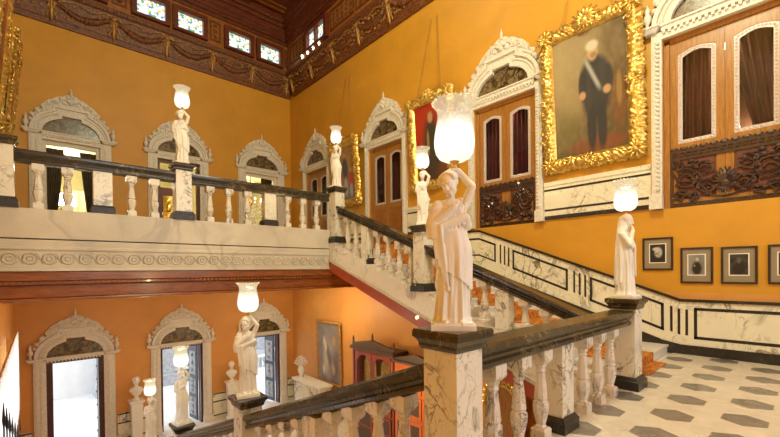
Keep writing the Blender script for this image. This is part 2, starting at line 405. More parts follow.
g.build('coffer_moulding', 'redwood', ceil)
# ------------------------------------------------------------------ cornice and clerestory
def cornice(name, axis, u0, u1, sign_pts, label):
    root = thing(name, (0, 0, 0), label, 'cornice', kind='structure')
    def TP(u, off, z): return (u, YB-off, z) if axis == 'B' else (XC-off, u, z) if axis == 'C' else (XD+off, u, z)
    prof = [(0.005, 7.22), (.07, 7.22), (.09, 7.27), (.12, 7.34), (.14, 7.36), (.15, 7.42), (.20, 7.60), (.26, 7.85), (.30, 7.98), (.36, 8.02), (.38, 8.09), (.34, 8.12), (.34, 8.16), (.30, 8.18), (.005, 8.22)]
    g = G(); A = [g.v(TP(u0, *p)) for p in prof]; B = [g.v(TP(u1, *p)) for p in prof]
    for i in range(len(prof)-1): g.f([A[i], A[i+1], B[i+1], B[i]])
    g.f(A); g.f(B[::-1]); g.build('moulding', 'cornice', root)
    # small leaf bead along the top edge
    g = G(); n = int((u1-u0)/.085)
    for k in range(n): g.ball(TP(u0+.04+k*.085, .37, 8.055), .032, 5, 4)
    g.build('beading', 'cornice', root)
    # swags and bows
    sp = 1.46; k0 = 0
    u = u1-.25
    bows = []
    while u > u0+.1: bows.append(u); u -= sp
    def off(z): return .155+(z-7.42)/(7.98-7.42)*.15+.012
    gb, gs, gl = G(), G(), G()
    for i, c in enumerate(bows):
        gb.ball(TP(c, off(7.86), 7.86), .085, 8, 5)
        for sg in (-1, 1):
            gb.tube([TP(c+sg*(.03+.14*sin(t*pi)), off(7.83+.13*sin(t*2*pi)*.6)+.02, 7.83+.10*sin(t*2*pi)) for t in [j/8 for j in range(9)]], .022, 5)
            gb.tube([TP(c+sg*(.03+.06*t+.025*sin(9*t)), off(7.8-.45*t)+.02, 7.80-.46*t) for t in [j/8 for j in range(9)]], [.028-.012*t for t in [j/8 for j in range(9)]], 5)
        gb.tube([TP(c, off(7.8-.5*t)+.035, 7.80-.54*t) for t in [j/6 for j in range(7)]], [.03, .035, .045, .05, .05, .04, .015], 6)
        if i+1 < len(bows):
            d = bows[i+1]
            for t in [j/26 for j in range(27)]:
                x = c+(d-c)*t; z = 7.86-.30*sin(pi*t); r = .05+.055*sin(pi*t)
                gs.ball(TP(x+random.uniform(-.01, .01), off(z)+.01, z), (r*random.uniform(.8, 1.15),)*3, 6, 4)
            for sg in (0,):
                pts = [TP(c+(d-c)*t, off(7.93)+.015, 7.92+.05*sin(t*4*pi)-.06*sin(pi*t)) for t in [j/24 for j in range(25)]]
                gl.tube(pts, .016, 5)
            for j in range(10):
                t = (j+.5)/10; x = c+(d-c)*t; z = 7.62-.30*sin(pi*t)*.3+random.uniform(-.05, .05)
                gl.tube([TP(a[0], off(a[2])+.006, a[2]) for a in spiral(x, z, .06, 0, 1.2, random.uniform(0, 6), random.choice((-1, 1)), 9)], .013, 4)
    for c in [u0+.06+k_*.10 for k_ in range(int((u1-u0-.1)/.10))]:
        for z in (7.50, 7.66, 7.84):
            gl.ball(TP(c+random.uniform(-.04, .04), off(z)-.01, z+random.uniform(-.06, .06)), (random.uniform(.025, .045),)*3, 5, 4)
    gb.build('bow', 'gildwood', root, True); gs.build('swag', 'cornice', root, True); gl.build('scrollwork', 'gildwood', root, True)
    # frieze above with windows: mullion posts, panels, upper cove
    g = G()
    def bx(a, b, o0, o1, z0, z1):
        p = TP(a, o0, z0); q = TP(b, o1, z1); g.box(min(p[0], q[0]), max(p[0], q[0]), min(p[1], q[1]), max(p[1], q[1]), z0, z1)
    cl = [(max(a, XD), b) for a, b in CLB] if axis == 'B' else CLC if axis == 'C' else []
    cl = sorted(cl)
    # panels between windows
    edges = [u0]+[e for w in cl for e in w]+[u1]
    for a, b in zip(edges[::2], edges[1::2]):
        bx(a, b, .004, .26, 8.20, 9.24)
    for a, b in cl: bx(a, b, .004, .26, 8.96, 9.24); bx(a, b, .004, .26, 8.20, 8.275)
    g.build('frieze_panel', 'panelwood', root)
    g = G()
    for a, b in zip(edges[::2], edges[1::2]):
        if b-a > .4:
            m = (a+b)/2; w = (b-a)/2-.2
            n = max(1, int((b-a)/1.3))
            for q in range(n):
                c0 = a+.16+(b-a-.32)*q/n+.05; c1 = a+.16+(b-a-.32)*(q+1)/n-.05
                bx(c0, c1, .26, .29, 8.36, 8.42); bx(c0, c1, .26, .29, 9.02, 9.08); bx(c0, c0+.05, .26, .29, 8.42, 9.02); bx(c1-.05, c1, .26, .29, 8.42, 9.02)
                cc = (c0+c1)/2; hw = (c1-c0)/2-.08
                for kx in range(max(1, int(hw/.12))):
                    for kz in range(3):
                        g.tube([TP(p_[0], .275, p_[2]) for p_ in spiral(cc-hw+.1+kx*.24 if hw > .24 else cc, 8.53+kz*.19, .08, 0, 1.4, kz*2+kx, 1 if kz % 2 else -1, 10)], .016, 4)
    g.build('carved_panel', 'cornice', root)
    g = G(); bx(u0, u1, .005, .34, 9.22, 9.34); bx(u0, u1, .005, .40, 9.34, 9.46); bx(u0, u1, .005, .46, 9.62, 9.80); bx(u0, u1, .005, .62, 9.94, 10.28)
    bx(u0, u1, .005, .43, 9.46, 9.62); bx(u0, u1, .005, .54, 9.80, 9.94)
    g.build('upper_cornice', 'darkwood', root, bevel=.02)
    if axis == 'C':
        for y in (13.25, 12.85, 12.45, 12.05):
            g = G(); g.lathe([(.02, 0), (.02, .04), (.034, .07), (.04, .10), (.03, .13), (.006, .145)], TP(y, .335, 8.16), 10); g.build('ledge_bulb', 'bulb', root, True)
cornice('trim_1', 'B', XD+.01, XC-.01, None, 'dark carved wooden cornice with garland swags above the far gallery wall')
cornice('trim_2', 'C', YR, YB-.38, None, 'dark carved wooden cornice with garland swags above the long right wall')
wn = 0
for (a, b) in CLB:
    a = max(a, XD+.02); wn += 1
    c = (a+b)/2
    o = thing('window_%d' % wn, (c, YB-.36, 8.28), 'small stained glass clerestory window %s the far wall' % ['first from the left end of', 'second from the left end of', 'third from the left of', 'fourth from the left of', 'fifth from the left of', 'nearest the corner of'][wn-1], 'window', kind='structure')
    w = (b-a)/2
    g = G(); g.box(-w+.04, w-.04, .10, .115, .04, .63); g.build('pane', 'stained', o)
    g = G()
    for x0, x1, z0, z1 in ((-w-.10, -w+.05, -.04, .78), (w-.05, w+.10, -.04, .78), (-w+.05, w-.05, -.04, .05), (-w+.05, w-.05, .62, .78)): g.box(x0, x1, -.05, .14, z0, z1)
    g.build('window_frame', 'darkwood', o)
for i, (a, b) in enumerate(CLC[:2]):
    wn += 1; c = (a+b)/2; w = (b-a)/2
    o = thing('window_%d' % wn, (XC-.36, c, 8.28), ['stained glass clerestory window in the right wall close to the corner', 'stained glass clerestory window in the right wall above the stair'][i], 'window', -pi/2, kind='structure')
    g = G(); g.box(-w+.04, w-.04, .10, .115, .04, .63); g.build('pane', 'stained', o)
    g = G()
    for x0, x1, z0, z1 in ((-w-.12, -w+.05, -.04, .78), (w-.05, w+.12, -.04, .78), (-w+.05, w-.05, -.04, .05), (-w+.05, w-.05, .62, .78), (-.03, .03, .05, .62)): g.box(x0, x1, -.05, .14, z0, z1)
    g.build('window_frame', 'darkwood', o)

# ------------------------------------------------------------------ carved portals (x along the wall, -y into the room, z = 0 at the impost line)
def arch_pts(a, b, xs, zs, n=14):
    """quarter-ellipse from (a,0) up to x=xs, then a square shoulder up to zs, mirrored"""
    t1 = math.acos(xs/a); r = poly_arc(a, b, 0, t1, n)
    right = r+[(xs, zs)]
    return right+[(-x, z) for x, z in right[::-1]]
def portal_meshes(h, wi, hi):
    """h = height of impost above the sill, wi = half opening, hi = opening head above sill"""
    g = G(); zo = -h
    for sg in (-1, 1):
        a, b = sorted((sg*wi, sg*.95)); g.box(a, b, -.07, 0, zo, -.10)
        a, b = sorted((sg*(wi+.06), sg*.90)); g.box(a, b, -.10, -.07, zo+.30, -.16)
        a, b = sorted((sg*(wi-.01), sg*.98)); g.box(a, b, -.12, 0, zo, zo+.24)
        a, b = sorted((sg*(wi+.02), sg*1.08)); g.frustum((a+.05, b-.05, -.13, 0, -.10), (a, b, -.18, 0, -.03)); g.box(a-.01, b+.01, -.19, 0, -.03, 0)
        n = int((h-.5)/.075)
        for k in range(n):
            z = zo+.34+k*.075; x = sg*(wi+.90)/2
            g.ball((x, -.105, z), (.035, .022, .03), 6, 4)
    g.box(-wi, wi, -.06, .02, hi-h, -.10)                      # lintel
    g.box(-wi, wi, -.10, 0, -.10, -.03); g.box(-wi-.02, wi+.02, -.13, 0, -.03, 0)
    n = int(2*wi/.08)
    for k in range(n): g.box(-wi+.02+k*.08, -wi+.06+k*.08, -.10, -.06, -.15, -.10)
    out = arch_pts(.93, .74, .42, .80); mid = arch_pts(.86, .67, .37, .72); mid2 = arch_pts(.74, .54, .29, .60); inn = arch_pts(.66, .45, .22, .51)
    g.strip(out, inn, -.07, 0)
    g.strip(out, mid, -.13, -.07); g.strip(mid2, inn, -.11, -.07)
    b = arch_pts(.80, .605, .33, .66, 30)
    for x, z in b: g.ball((x, -.075, z), (.028, .03, .028), 6, 4)
    surround = g.mesh('surround', 'portal')
    g = G(); tp = arch_pts(.665, .455, .225, .515); g.prism(tp, -.03, -.005); tymp = g.mesh('tympanum', 'tymp')
    # crest
    g = G()
    top = []; bot = []
    for i in range(41):
        x = -.66+1.32*i/40; ax = abs(x)
        base = .80 if ax < .42 else .74*sqrt(max(0, 1-(ax/.93)**2))
        hgt = .82+.36*max(0, 1-ax/.66)**.85
        hgt = max(base+.02, hgt-.30*max(0, ax-.42)) + .03*abs(sin(ax*15))
        top.append((x, hgt)); bot.append((x, base-.02))
    g.strip(top, bot, -.07, 0)
    for sg in (-1, 1):
        for (x, z, r, st, sn, tr) in ((.16, .93, .09, 0, 1, .022), (.34, .90, .08, 1, -1, .02), (.50, .82, .075, 2, 1, .02), (.62, .70, .07, 3, -1, .018), (.76, .58, .07, 2, 1, .017), (.85, .42, .06, 1, -1, .016), (.22, 1.03, .05, 1, -1, .018), (.08, 1.10, .05, 2, 1, .018)):
            g.tube([(sg*p[0], p[1], p[2]) for p in spiral(x, z, r, -.09, 1.5, st, sn, 14)], tr, 5)
            g.ball((sg*x, -.08, z), (.05, .04, .05), 6, 4)
        for k in range(7):
            t = k/6; x = .56+.34*t; z = .74*sqrt(max(0, 1-(x/.95)**2))+.05
            g.ball((sg*x, -.07, z), (.05, .05, .05), 6, 4)
    for k in range(7):
        a = radians(30+20*k); g.tube([(0, -.10, .92), (.10*cos(a), -.12, .92+.10*sin(a)), (.16*cos(a), -.10, .92+.16*sin(a))], [.02, .03, .012], 5)
    g.ball((0, -.10, .92), .06, 8, 6)
    g.tube([(0, -.06, 1.14), (0, -.06, 1.22), (0, -.06, 1.26), (0, -.06, 1.38)], [.045, .03, .035, .006], 6)
    crest = g.mesh('crest', 'portal')
    g = G(); g.lathe([(.045, 0), (.05, .03), (.025, .05), (.03, .08), (.065, .14), (.07, .20), (.045, .25), (.025, .27), (.04, .30), (.045, .34), (.02, .38), (.006, .43)], n=10)
    urn = g.mesh('urn_finial', 'portal', True)
    return dict(surround=surround, tympanum=tymp, crest=crest, urn=urn)
PB = portal_meshes(4.10-ZG, HB, 3.88-ZG); PC = portal_meshes(4.10-1.0, HC, 2.88); PC2 = portal_meshes(4.10-ZG, HC, 3.88-ZG); PL = portal_meshes(3.0, HB, 2.88)
dn = 0
def portal(pm, loc, rz, label):
    global dn
    dn += 1
    o = thing('door_%d' % dn, loc, label, 'doorway', rz, kind='structure')
    obj('surround', pm['surround'], o); obj('tympanum', pm['tympanum'], o); obj('crest', pm['crest'], o)
    for sg in (-1, 1): obj('urn_finial', pm['urn'], o, (sg*1.0, -.09, 0))
    return o
# teak double doors with arched glass lights
def leaf_meshes(w, zb, zt, low):
    """leaf from x=0..w; sill zb, head zt; low = height of the solid lower part"""
    st = .105; gb = zb+low+.16; arc = .065
    g = G(); g.box(0, st, -.025, .025, zb, zt); g.box(w-st, w, -.025, .025, zb, zt)
    g.box(st, w-st, -.025, .025, zb, zb+.14); g.box(st, w-st, -.025, .025, zb+low, gb)
    pts = [(st, zt)]+[(st+(w-2*st)*i/10, zt-.22+arc*sin(pi*i/10)) for i in range(11)]+[(w-st, zt)]
    g.prism(pts, -.025, .025)
    frame = g.mesh('door_leaf', 'teak')
    g = G(); g.box(st, w-st, -.012, .012, zb+.14, zb+low)
    for k in range(3):
        z0 = zb+.20+(low-.2)*k/3; z1 = z0+(low-.2)/3-.06
        for a, b in ((st+.03, w/2-.02), (w/2+.02, w-st-.03)): g.frustum((a, b, -.013, -.012, z0), (a+.0, b-.0, -.013, -.012, z1)) if False else g.box(a, b, -.026, -.012, z0, z1)
    panel = g.mesh('lower_panel', 'roomred' if low < 1.2 and zb > 0.9 else 'panelwood')
    # border of bevelled squares
    def outline(d):
        x0, x1 = st+d, w-st-d; zb2 = gb+d; zt2 = zt-.22-d
        return [(x0, zb2)]+[(x0+(x1-x0)*i/10, zt2+arc*sin(pi*i/10)) for i in range(11)]+[(x1, zb2), (x0, zb2)]
    g = G(); g.strip(outline(0), outline(.062), -.016, .004)
    o2 = outline(.031)
    for (xa, za), (xb, zb_) in zip(o2, o2[1:]):
        Ln = sqrt((xb-xa)**2+(zb_-za)**2); n = max(1, int(Ln/.055))
        for k in range(n):
            t = (k+.5)/n; g.ball((xa+(xb-xa)*t, -.018, za+(zb_-za)*t), (.021, .010, .021), 4, 3)
    border = g.mesh('glass_border', 'lead')
    g = G(); p = outline(.06)[:-1]; g.prism(p, -.004, .002); pane = g.mesh('glass_pane', 'glass')
    return frame, panel, border, pane
def curtain_mesh(w, z0, z1, tie=None, n=60):
    g = G()
    def fn(u, v):
        z = z0+(z1-z0)*v
        k = 1
        if tie is not None:
            k = 1-.72*(1-v)**1.3 if v > .0 else .28
        x = w*u*k
        return (x, .05*sin(u*2*pi*7)+.012*sin(u*40+v*6), z)
    g.surf(fn, n, 16); return g
leafC = leaf_meshes(.71, 1.0, 3.80, .92); leafC2 = leaf_meshes(.71, ZG, 3.80, 1.26)
def openwork():
    g = G(); w = .72; H = .98
    g.box(-w, w, -.005, .01, 0, .08); g.box(-w, w, -.005, .01, .80, .98); g.box(-w, -w+.05, -.005, .01, .08, .80); g.box(w-.05, w, -.005, .01, .08, .80)
    for k in range(16):                        # key pattern rows
        x = -w+.045+k*.088
        for z in (.86, .015):
            g.box(x, x+.055, -.022, -.005, z, z+.012); g.box(x, x+.012, -.022, -.005, z+.012, z+.055); g.box(x+.02, x+.07, -.022, -.005, z+.05, z+.062)
    for k in range(11): g.ball((-w+.065+k*.13, 0, .985), (.06, .02, .035), 6, 4)
    for sg in (-1, 1):
        for (x, z, r, st, sn, tr) in ((.22, .30, .14, 0, 1, .022), (.26, .60, .13, 2, -1, .02), (.50, .46, .18, 1, 1, .024), (.58, .20, .10, 3, -1, .018), (.60, .70, .09, 0, 1, .017), (.40, .17, .08, 2, 1, .016), (.40, .72, .07, 1, -1, .016)):
            g.tube([(sg*p[0], p[1], p[2]) for p in spiral(x, z, r, -.008, 1.7, st, sn, 20)], tr, 5)
            for q in range(4):
                a = q*1.57+st; g.ball((sg*(x+r*.8*cos(a)), -.012, z+r*.8*sin(a)), (.035, .015, .03), 5, 4)
        g.tube([(0, -.008, .12), (sg*.15, -.008, .15), (sg*.35, -.008, .40), (sg*.6, -.008, .45), (sg*.68, -.008, .6)], .018, 5)
    for k in range(9):
        a = radians(10+20*k); g.tube([(0, -.012, .34), (.11*cos(a), -.02, .34+.14*sin(a)), (.17*cos(a), -.012, .34+.24*sin(a))], [.015, .032, .012], 5)
    g.ball((0, -.015, .32), (.07, .03, .07), 8, 5)
    for k in range(9):
        a = radians(190+20*k); g.tube([(0, -.012, .28), (.12*cos(a), -.012, .28+.10*sin(a))], [.02, .01], 5)
    return g.mesh('openwork_grille', 'grille', False)
GRILLE = openwork()
def wall_box(g, x0, x1, y0, y1, z0, z1):       # open-fronted recess behind an opening
    g.box(x0, x1, y1, y1+.05, z0, z1); g.box(x0-.05, x0, y0, y1, z0, z1); g.box(x1, x1+.05, y0, y1, z0, z1); g.box(x0, x1, y0, y1, z1, z1+.05); g.box(x0, x1, y0, y1, z0-.05, z0)
labC = ['tall arched stone portal with teak doors, maroon curtains and dark openwork panel above the photograph row',
        'arched stone portal with teak doors behind the foreground lamp, beside the largest portrait',
        'arched stone portal with panelled teak doors left of the red-toned portrait',
        'narrow-looking arched portal with teak doors nearest the corner of the long wall']
for i, c in enumerate(DC):
    zs = 1.0 if i < 2 else ZG
    o = portal(PC if i < 2 else PC2, (XC, c, 4.10), -pi/2, labC[i])
    lm = leafC if i < 2 else leafC2
    g = G()
    for a, b, z0, z1 in ((-HC, -HC+.085, zs-4.1, -.30), (HC-.085, HC, zs-4.1, -.30), (-HC+.085, HC-.085, -.30, -.22)): g.box(a, b, .06, .22, z0, z1)
    g.build('door_frame', 'teak', o, bevel=.01)
    for sg in (-1, 1):
        r = bpy.data.objects.new('door_leaf', lm[0]); COL.objects.link(r); r.parent = o
        r.location = (-.712 if sg < 0 else .002, .12, -4.10)
        for nm, me in zip(('lower_panel', 'glass_border', 'glass_pane'), lm[1:]): obj(nm, me, r)
    if i < 2: obj('openwork_grille', GRILLE, o, (0, .075, 1.0-4.10))
    g = G(); wall_box(g, -.95, .95, .30, 1.3, zs-4.1, -.05); g.build('inner_room', 'roomred', o)
    for q, sg in enumerate((-1, 1)):
        tie = 1 if (i == 0 and sg > 0) or i == 1 and False else None
        g = curtain_mesh(.74 if not tie else .74, zs-4.1+.3, -.28, tie)
        cu = g.build('curtain', 'curtain', o, True); cu.location = (-.74 if sg < 0 else .74, .42, 0)
        if sg > 0: cu.scale = (-1, 1, 1)
def rz_point(): pass
labB = ['arched portal on the gallery with brown drapes and a bright room behind', 'arched portal on the gallery directly behind the gallery statue lamp', 'arched portal on the gallery nearest the corner, with a lit shade inside']
for i, c in enumerate(DB):
    o = portal(PB, (c, YB, 4.10), 0, labB[i])
    g = G()
    mt = 'portal' if i != 1 else 'maroon'
    for a, b, z0, z1 in ((-HB, -HB+.09, ZG-4.1, -.22), (HB-.09, HB, ZG-4.1, -.22), (-HB+.09, HB-.09, -.33, -.22)): g.box(a, b, .05, .2, z0, z1)
    g.build('door_frame', mt, o)
labD = ['arched stone doorway to the bright outside, leftmost in the lower hall', 'arched stone doorway to the outside behind the second stair lamp in the lower hall', 'arched stone doorway to the outside nearest the corner of the lower hall']
for i, c in enumerate(DB):
    o = portal(PL, (c, YB, -2.40), 0, labD[i])
    g = G()
    t = .14 if i == 0 else .07
    for a, b, z0, z1 in ((-HB, -HB+t, ZF+2.40, -.12), (HB-t, HB, ZF+2.40, -.12), (-HB+t, HB-t, -.20, -.12)): g.box(a, b, .0, .28, z0, z1)
    g.build('door_frame', 'maroon', o)
    if i > 0:
        lf = G(); lf.box(0, .62, -.02, .02, 0, 2.74); lo = lf.build('door_leaf', 'bluepanel', o)
        lo.location = (HB-.10, .30, ZF+2.41); lo.rotation_euler = (0, 0, radians(100))
        g = G()
        for z0, z1 in ((.15, .8), (.95, 1.5), (1.65, 2.5)):
            g.box(.08, .54, .02, .035, z0, z1)
            for k in range(3): g.tube([(p[0], p[1], p[2]) for p in spiral(.31, z0+(z1-z0)*(k+.5)/3, .09, .045, 1.5, k, 1, 12)], .014, 4)
        g.build('carved_panel', 'extgrey', lo)
    else:
        for sg in (-1, 1):
            lf = G(); lf.box(0, .55, -.02, .02, 0, 2.74); lo = lf.build('door_leaf', 'iron', o)
            lo.location = (sg*(HB-.13), .30, ZF+2.41); lo.rotation_euler = (0, 0, radians(93 if sg < 0 else 84))
            g = G()
            for k in range(6): g.ball((.5, .03 if sg < 0 else .03, .3+k*.42), (.03, .03, .03), 6, 4)
            g.build('latch', 'iron', lo)
# ------------------------------------------------------------------ rooms behind the gallery doorways
for nm, bxs, lb in (('wall_room_back', (XD-.3, XC+.3, YB+5, YB+5.1, ZG, 4.2), 'cream back wall of the room behind the gallery doorways'), ('wall_room_left', (XD-.4, XD-.3, YB+.32, YB+5, ZG, 4.2), 'cream left wall of the room behind the gallery doorways'),
        ('wall_room_right', (XC+.3, XC+.4, YB+.32, YB+5, ZG, 4.2), 'cream right wall of the room behind the gallery doorways'), ('ceiling_room', (XD-.3, XC+.3, YB+.32, YB+5, 4.2, 4.3), 'ceiling of the room behind the gallery doorways'), ('floor_room', (XD-.3, XC+.3, YB+.28, YB+5, ZG-.1, ZG), 'floor of the room behind the gallery doorways')):
    g = G(); g.box(*bxs); tag(g.build(nm, 'room'), lb, nm.split('_')[0], kind='structure')
def drape(x0, x1, z0, z1, y, mat, label, flip=False, tie=True):
    g = curtain_mesh(abs(x1-x0), z0, z1, 1 if tie else None, 40)
    o = g.build('curtain', mat, None, True); o.location = (x0, y, 0)
    if x1 < x0: o.scale = (-1, 1, 1)
    return tag(o, label, 'curtain')
drape(DB[0]-.62, DB[0]-.17, ZG, 3.75, YB+.38, 'brown_curt', 'brown drape tied back on the left of the leftmost gallery doorway')
drape(DB[0]+.62, DB[0]+.20, ZG, 3.75, YB+.38, 'brown_curt', 'brown drape tied back on the right of the leftmost gallery doorway')
drape(DB[0]-.1, DB[0]+1.5, ZG, 3.1, YB+3.6, 'cream_cloth', 'cream swagged curtain in the room behind the leftmost gallery doorway', tie=False)
drape(DB[2]+.20, DB[2]+.66, 3.45, 3.90, YB+.5, 'brown_curt', 'brown pelmet drape inside the gallery doorway nearest the corner', tie=False)
# room lamp with shade, behind the corner doorway
o = thing('floor_lamp', (6.86, YB+1.6, ZG), 'cream shaded floor lamp inside the gallery doorway nearest the corner', 'lamp')
g = G(); g.lathe([(.16, 0), (.16, .03), (.03, .05), (.02, 1.0), (.02, 2.9), (.03, 2.92)], n=12); g.build('stand', 'brass', o, True)
g = G(); g.lathe([(.26, 2.86), (.18, 3.22), (.17, 3.22), (.25, 2.86)], n=20); g.build('lamp_shade', emis('lit_cream_shade', (1, .85, .55), 2.0), o, True)
o = thing('chandelier', (6.75, YB+1.3, 2.95), 'crystal chandelier glittering inside the gallery doorway nearest the corner', 'chandelier')
g = G(); g.lathe([(.02, 1.4), (.03, .3), (.07, .2), (.05, 0), (.02, -.2)], n=8)
for k in range(8):
    a = k*pi/4; g.tube([(0, 0, 0), (.25*cos(a), .25*sin(a), -.12), (.45*cos(a), .45*sin(a), .05)], .014, 5)
g.build('frame', 'brass', o, True)
g = G()
for k in range(40):
    a = k*2.4; r = .48*sqrt((k+1)/40)
    for q in range(6): g.ball((r*cos(a), r*sin(a), .12-.17*q-.3*(1-r)), (.022, .022, .05), 5, 4)
g.build('crystal', 'porcelain', o, True)['kind'] = 'stuff'
for k in range(8):
    g = G(); g.ball((.45*cos(k*pi/4), .45*sin(k*pi/4), .12), (.025, .025, .05), 6, 5); g.build('candle_bulb', 'bulb', o, True)
o = thing('display_cabinet', (DB[1]-.05, YB+1.5, ZG), 'dark wooden display cabinet with gilt ornaments behind the gallery statue doorway', 'cabinet')
g = G(); g.box(-.75, .75, -.2, .2, 0, 2.5); g.build('body', 'maroon', o)
g = G()
for k in range(3):
    g.box(-.6+k*.42, -.28+k*.42, -.22, -.2, .3, 2.2)
    for q in range(6): g.ball((-.44+k*.42, -.24, .5+q*.3), (.09, .05, .11), 8, 6)
g.build('gilt_ornament', 'gold', o, True)
# bright reading lamp and pedestal in the leftmost room
o = thing('table_lamp', (DB[0]-.05, YB+2.2, ZG), 'brightly lit lamp on a stand in the room behind the leftmost gallery doorway', 'lamp')
g = G(); g.box(-.4, .4, -.3, .3, .70, .76); g.lathe([(.05, .76), (.10, .82), (.03, .95), (.02, 1.75)], n=10)
for sx in (-.35, .35):
    for sy in (-.25, .25): g.box(sx-.03, sx+.03, sy-.03, sy+.03, 0, .70)
g.build('stand', 'brass', o)
g = G(); g.lathe([(.28, 1.68), (.20, 2.05), (.19, 2.05), (.27, 1.68)], n=18); g.build('lamp_shade', emis('lit_white_shade', (1, .97, .92), 7.0), o, True)
# ------------------------------------------------------------------ gallery slab
gal = thing('floor_gallery', (0, YG, 0), 'upper gallery slab faced in beige marble with an interlaced scroll band', 'gallery', kind='structure')
XE = 5.12
g = G(); g.box(XD, XC, .24, YB-YG, .30, ZG); g.build('slab', 'fascia', gal)
g = G(); g.box(XD, XE+.16, 0, .24, .53, ZC); g.box(XD, XE-.02, .012, .24, .045, .515); g.box(XD, XE-.02, -.012, .012, .36, .42) ; g.box(XD, XE-.02, -.014, .012, .045, .09)
g.build('marble_face', 'fascia', gal, bevel=.012)
g = G(); R = .080; x = XD+.2
while x < XE-.25:
    n = 16
    g.tube([(x+R*cos(2*pi*k/n), .008, .235+R*sin(2*pi*k/n)) for k in range(n+1)], .014, 5)
    g.tube([(x+R*.42*cos(2*pi*k/n), .008, .235+R*.42*sin(2*pi*k/n)) for k in range(n+1)], .010, 5)
    g.tube([(x+R-.02+.09*t, .008, .235+.075*cos(pi*t)) for t in [k/8 for k in range(9)]], .010, 4)
    x += .215
g.build('scroll_band', 'fascia', gal, True)
g = G(); g.box(XD, XC, .03, .5, -.10, .045); g.box(XD, XC, .06, .5, -.16, -.10); g.box(XD, XC, .10, .5, -.36, -.16); g.box(XD, XC, .07, .5, -.41, -.36)
g.build('timber_beam', 'redwood', gal, bevel=.015)
g = G()
for k in range(int((XC-XD)/.07)): g.box(XD+k*.07, XD+k*.07+.04, .03, .06, -.145, -.105)
g.build('dentil_row', 'redwood', gal)
g = G(); g.box(XD, XC, .5, YB-YG, -.41, -.36); g.box(XD, XC, .5, YB-YG, .28, .30)
g.build('soffit', 'orange_low', gal)
# ------------------------------------------------------------------ upper flight
T, RZ = .366, .13125; Y1 = 2.0
def step_profile(n, y0, z0, t, r, sgn=1, depth=.46):
    pts = [(y0-.30, z0)]
    for k in range(n):
        pts += [(y0+k*t-(.30 if k == 0 else 0), z0+(k+1)*r), (y0+(k+1)*t, z0+(k+1)*r)] if sgn > 0 else []
    return pts
stair = thing('staircase', (0, 0, 0), 'white marble flight climbing along the right wall from landing to gallery', 'staircase', kind='structure')
pts = step_profile(16, Y1, ZL, T, RZ); pts = pts[:-1]+[(YG+.24, ZG)]
yend = YG+.24
nz = lambda y: ZL+RZ+(y-Y1)*RZ/T
pts += [(yend, nz(yend)-.46), (1.62, nz(1.62)-.46-.08), (1.62, ZL-.02), (1.70, ZL-.02)]
g = G(); g.prism(pts, XE-.02, XC, 'x'); g.build('steps', 'step', stair)
g = G()
for k in range(16): g.box(XE-.035, XC, Y1+k*T-.022-(.30 if k == 0 else 0), Y1+k*T+.0-(.30 if k == 0 else 0), ZL+(k+1)*RZ-.03, ZL+(k+1)*RZ)
g.build('nosing', 'step', stair)
g = G(); A = [(yend+.02, nz(yend)-.44), (1.62, nz(1.62)-.44-.04), (1.62, nz(1.62)-.50-.04), (yend+.02, nz(yend)-.50)]; g.prism(A, XE-.05, XE+.06, 'x')
g.build('string_moulding', 'fascia', stair)
g = G(); A = [(YG+.30, nz(yend)-.50), (1.62, nz(1.62)-.52-.02), (1.62, nz(1.62)-.76), (YG+.30, nz(yend)-.72)]; g.prism(A, XE-.02, XE+.10, 'x'); g.prism(A, XC-.12, XC-.01, 'x')
g.build('red_band', 'redband', stair)
g = G(); A = [(yend, nz(yend)-.48), (1.62, nz(1.62)-.56), (1.62, nz(1.62)-.72), (yend, nz(yend)-.68)]; g.prism(A, XE+.10, XC-.12, 'x')
g.build('soffit', 'orange_low', stair)
# carpet runner
g = G(); cx0, cx1 = 5.98, 6.94; th = .012
top = [(1.50, ZL+th+.002)]; 
for k in range(16): top += [(Y1-.03+k*T-(.30 if k == 0 else 0), ZL+k*RZ+th+.004), (Y1-.03+k*T-(.30 if k == 0 else 0), ZL+(k+1)*RZ+th+.004)]
top += [(7.8, ZG+th+.004)]
bot = [(y+(.012 if i % 2 else .012), z-th) for i, (y, z) in enumerate(top)]
bot[0] = (1.50, ZL+.002)
Aa = [[g.v((x, y, z)) for y, z in pl] for pl in (top, bot) for x in (cx0, cx1)]
ta, tb, ba, bb = Aa
for k in range(len(top)-1):
    g.f([ta[k], ta[k+1], tb[k+1], tb[k]]); g.f([ta[k], ba[k], ba[k+1], ta[k+1]]); g.f([tb[k], tb[k+1], bb[k+1], bb[k]])
g.f([ta[0], tb[0], bb[0], ba[0]])
tag(g.build('carpet_runner', 'carpet'), 'orange carpet runner laid up the middle of the rising marble steps', 'carpet')
# lower flight
flight = thing('staircase', (0, 0, 0), 'marble flight descending along the left wall from landing to lower hall', 'staircase', kind='structure')
T2, R2, NF = .36, .1366, 29; YD = 1.62
pts = [(YD, ZL)]
for k in range(NF-1): pts += [(YD+k*T2, ZL-(k+1)*R2), (YD+(k+1)*T2, ZL-(k+1)*R2)]
yl = YD+(NF-1)*T2
pts += [(yl, ZF+.002), (yl-2.0, ZF+.002), (YD, ZL-.6)]
g = G(); g.prism(pts, XD+.005, 2.06, 'x'); g.build('steps', 'step', flight)
nd = lambda y: ZL-(y-YD)*R2/T2
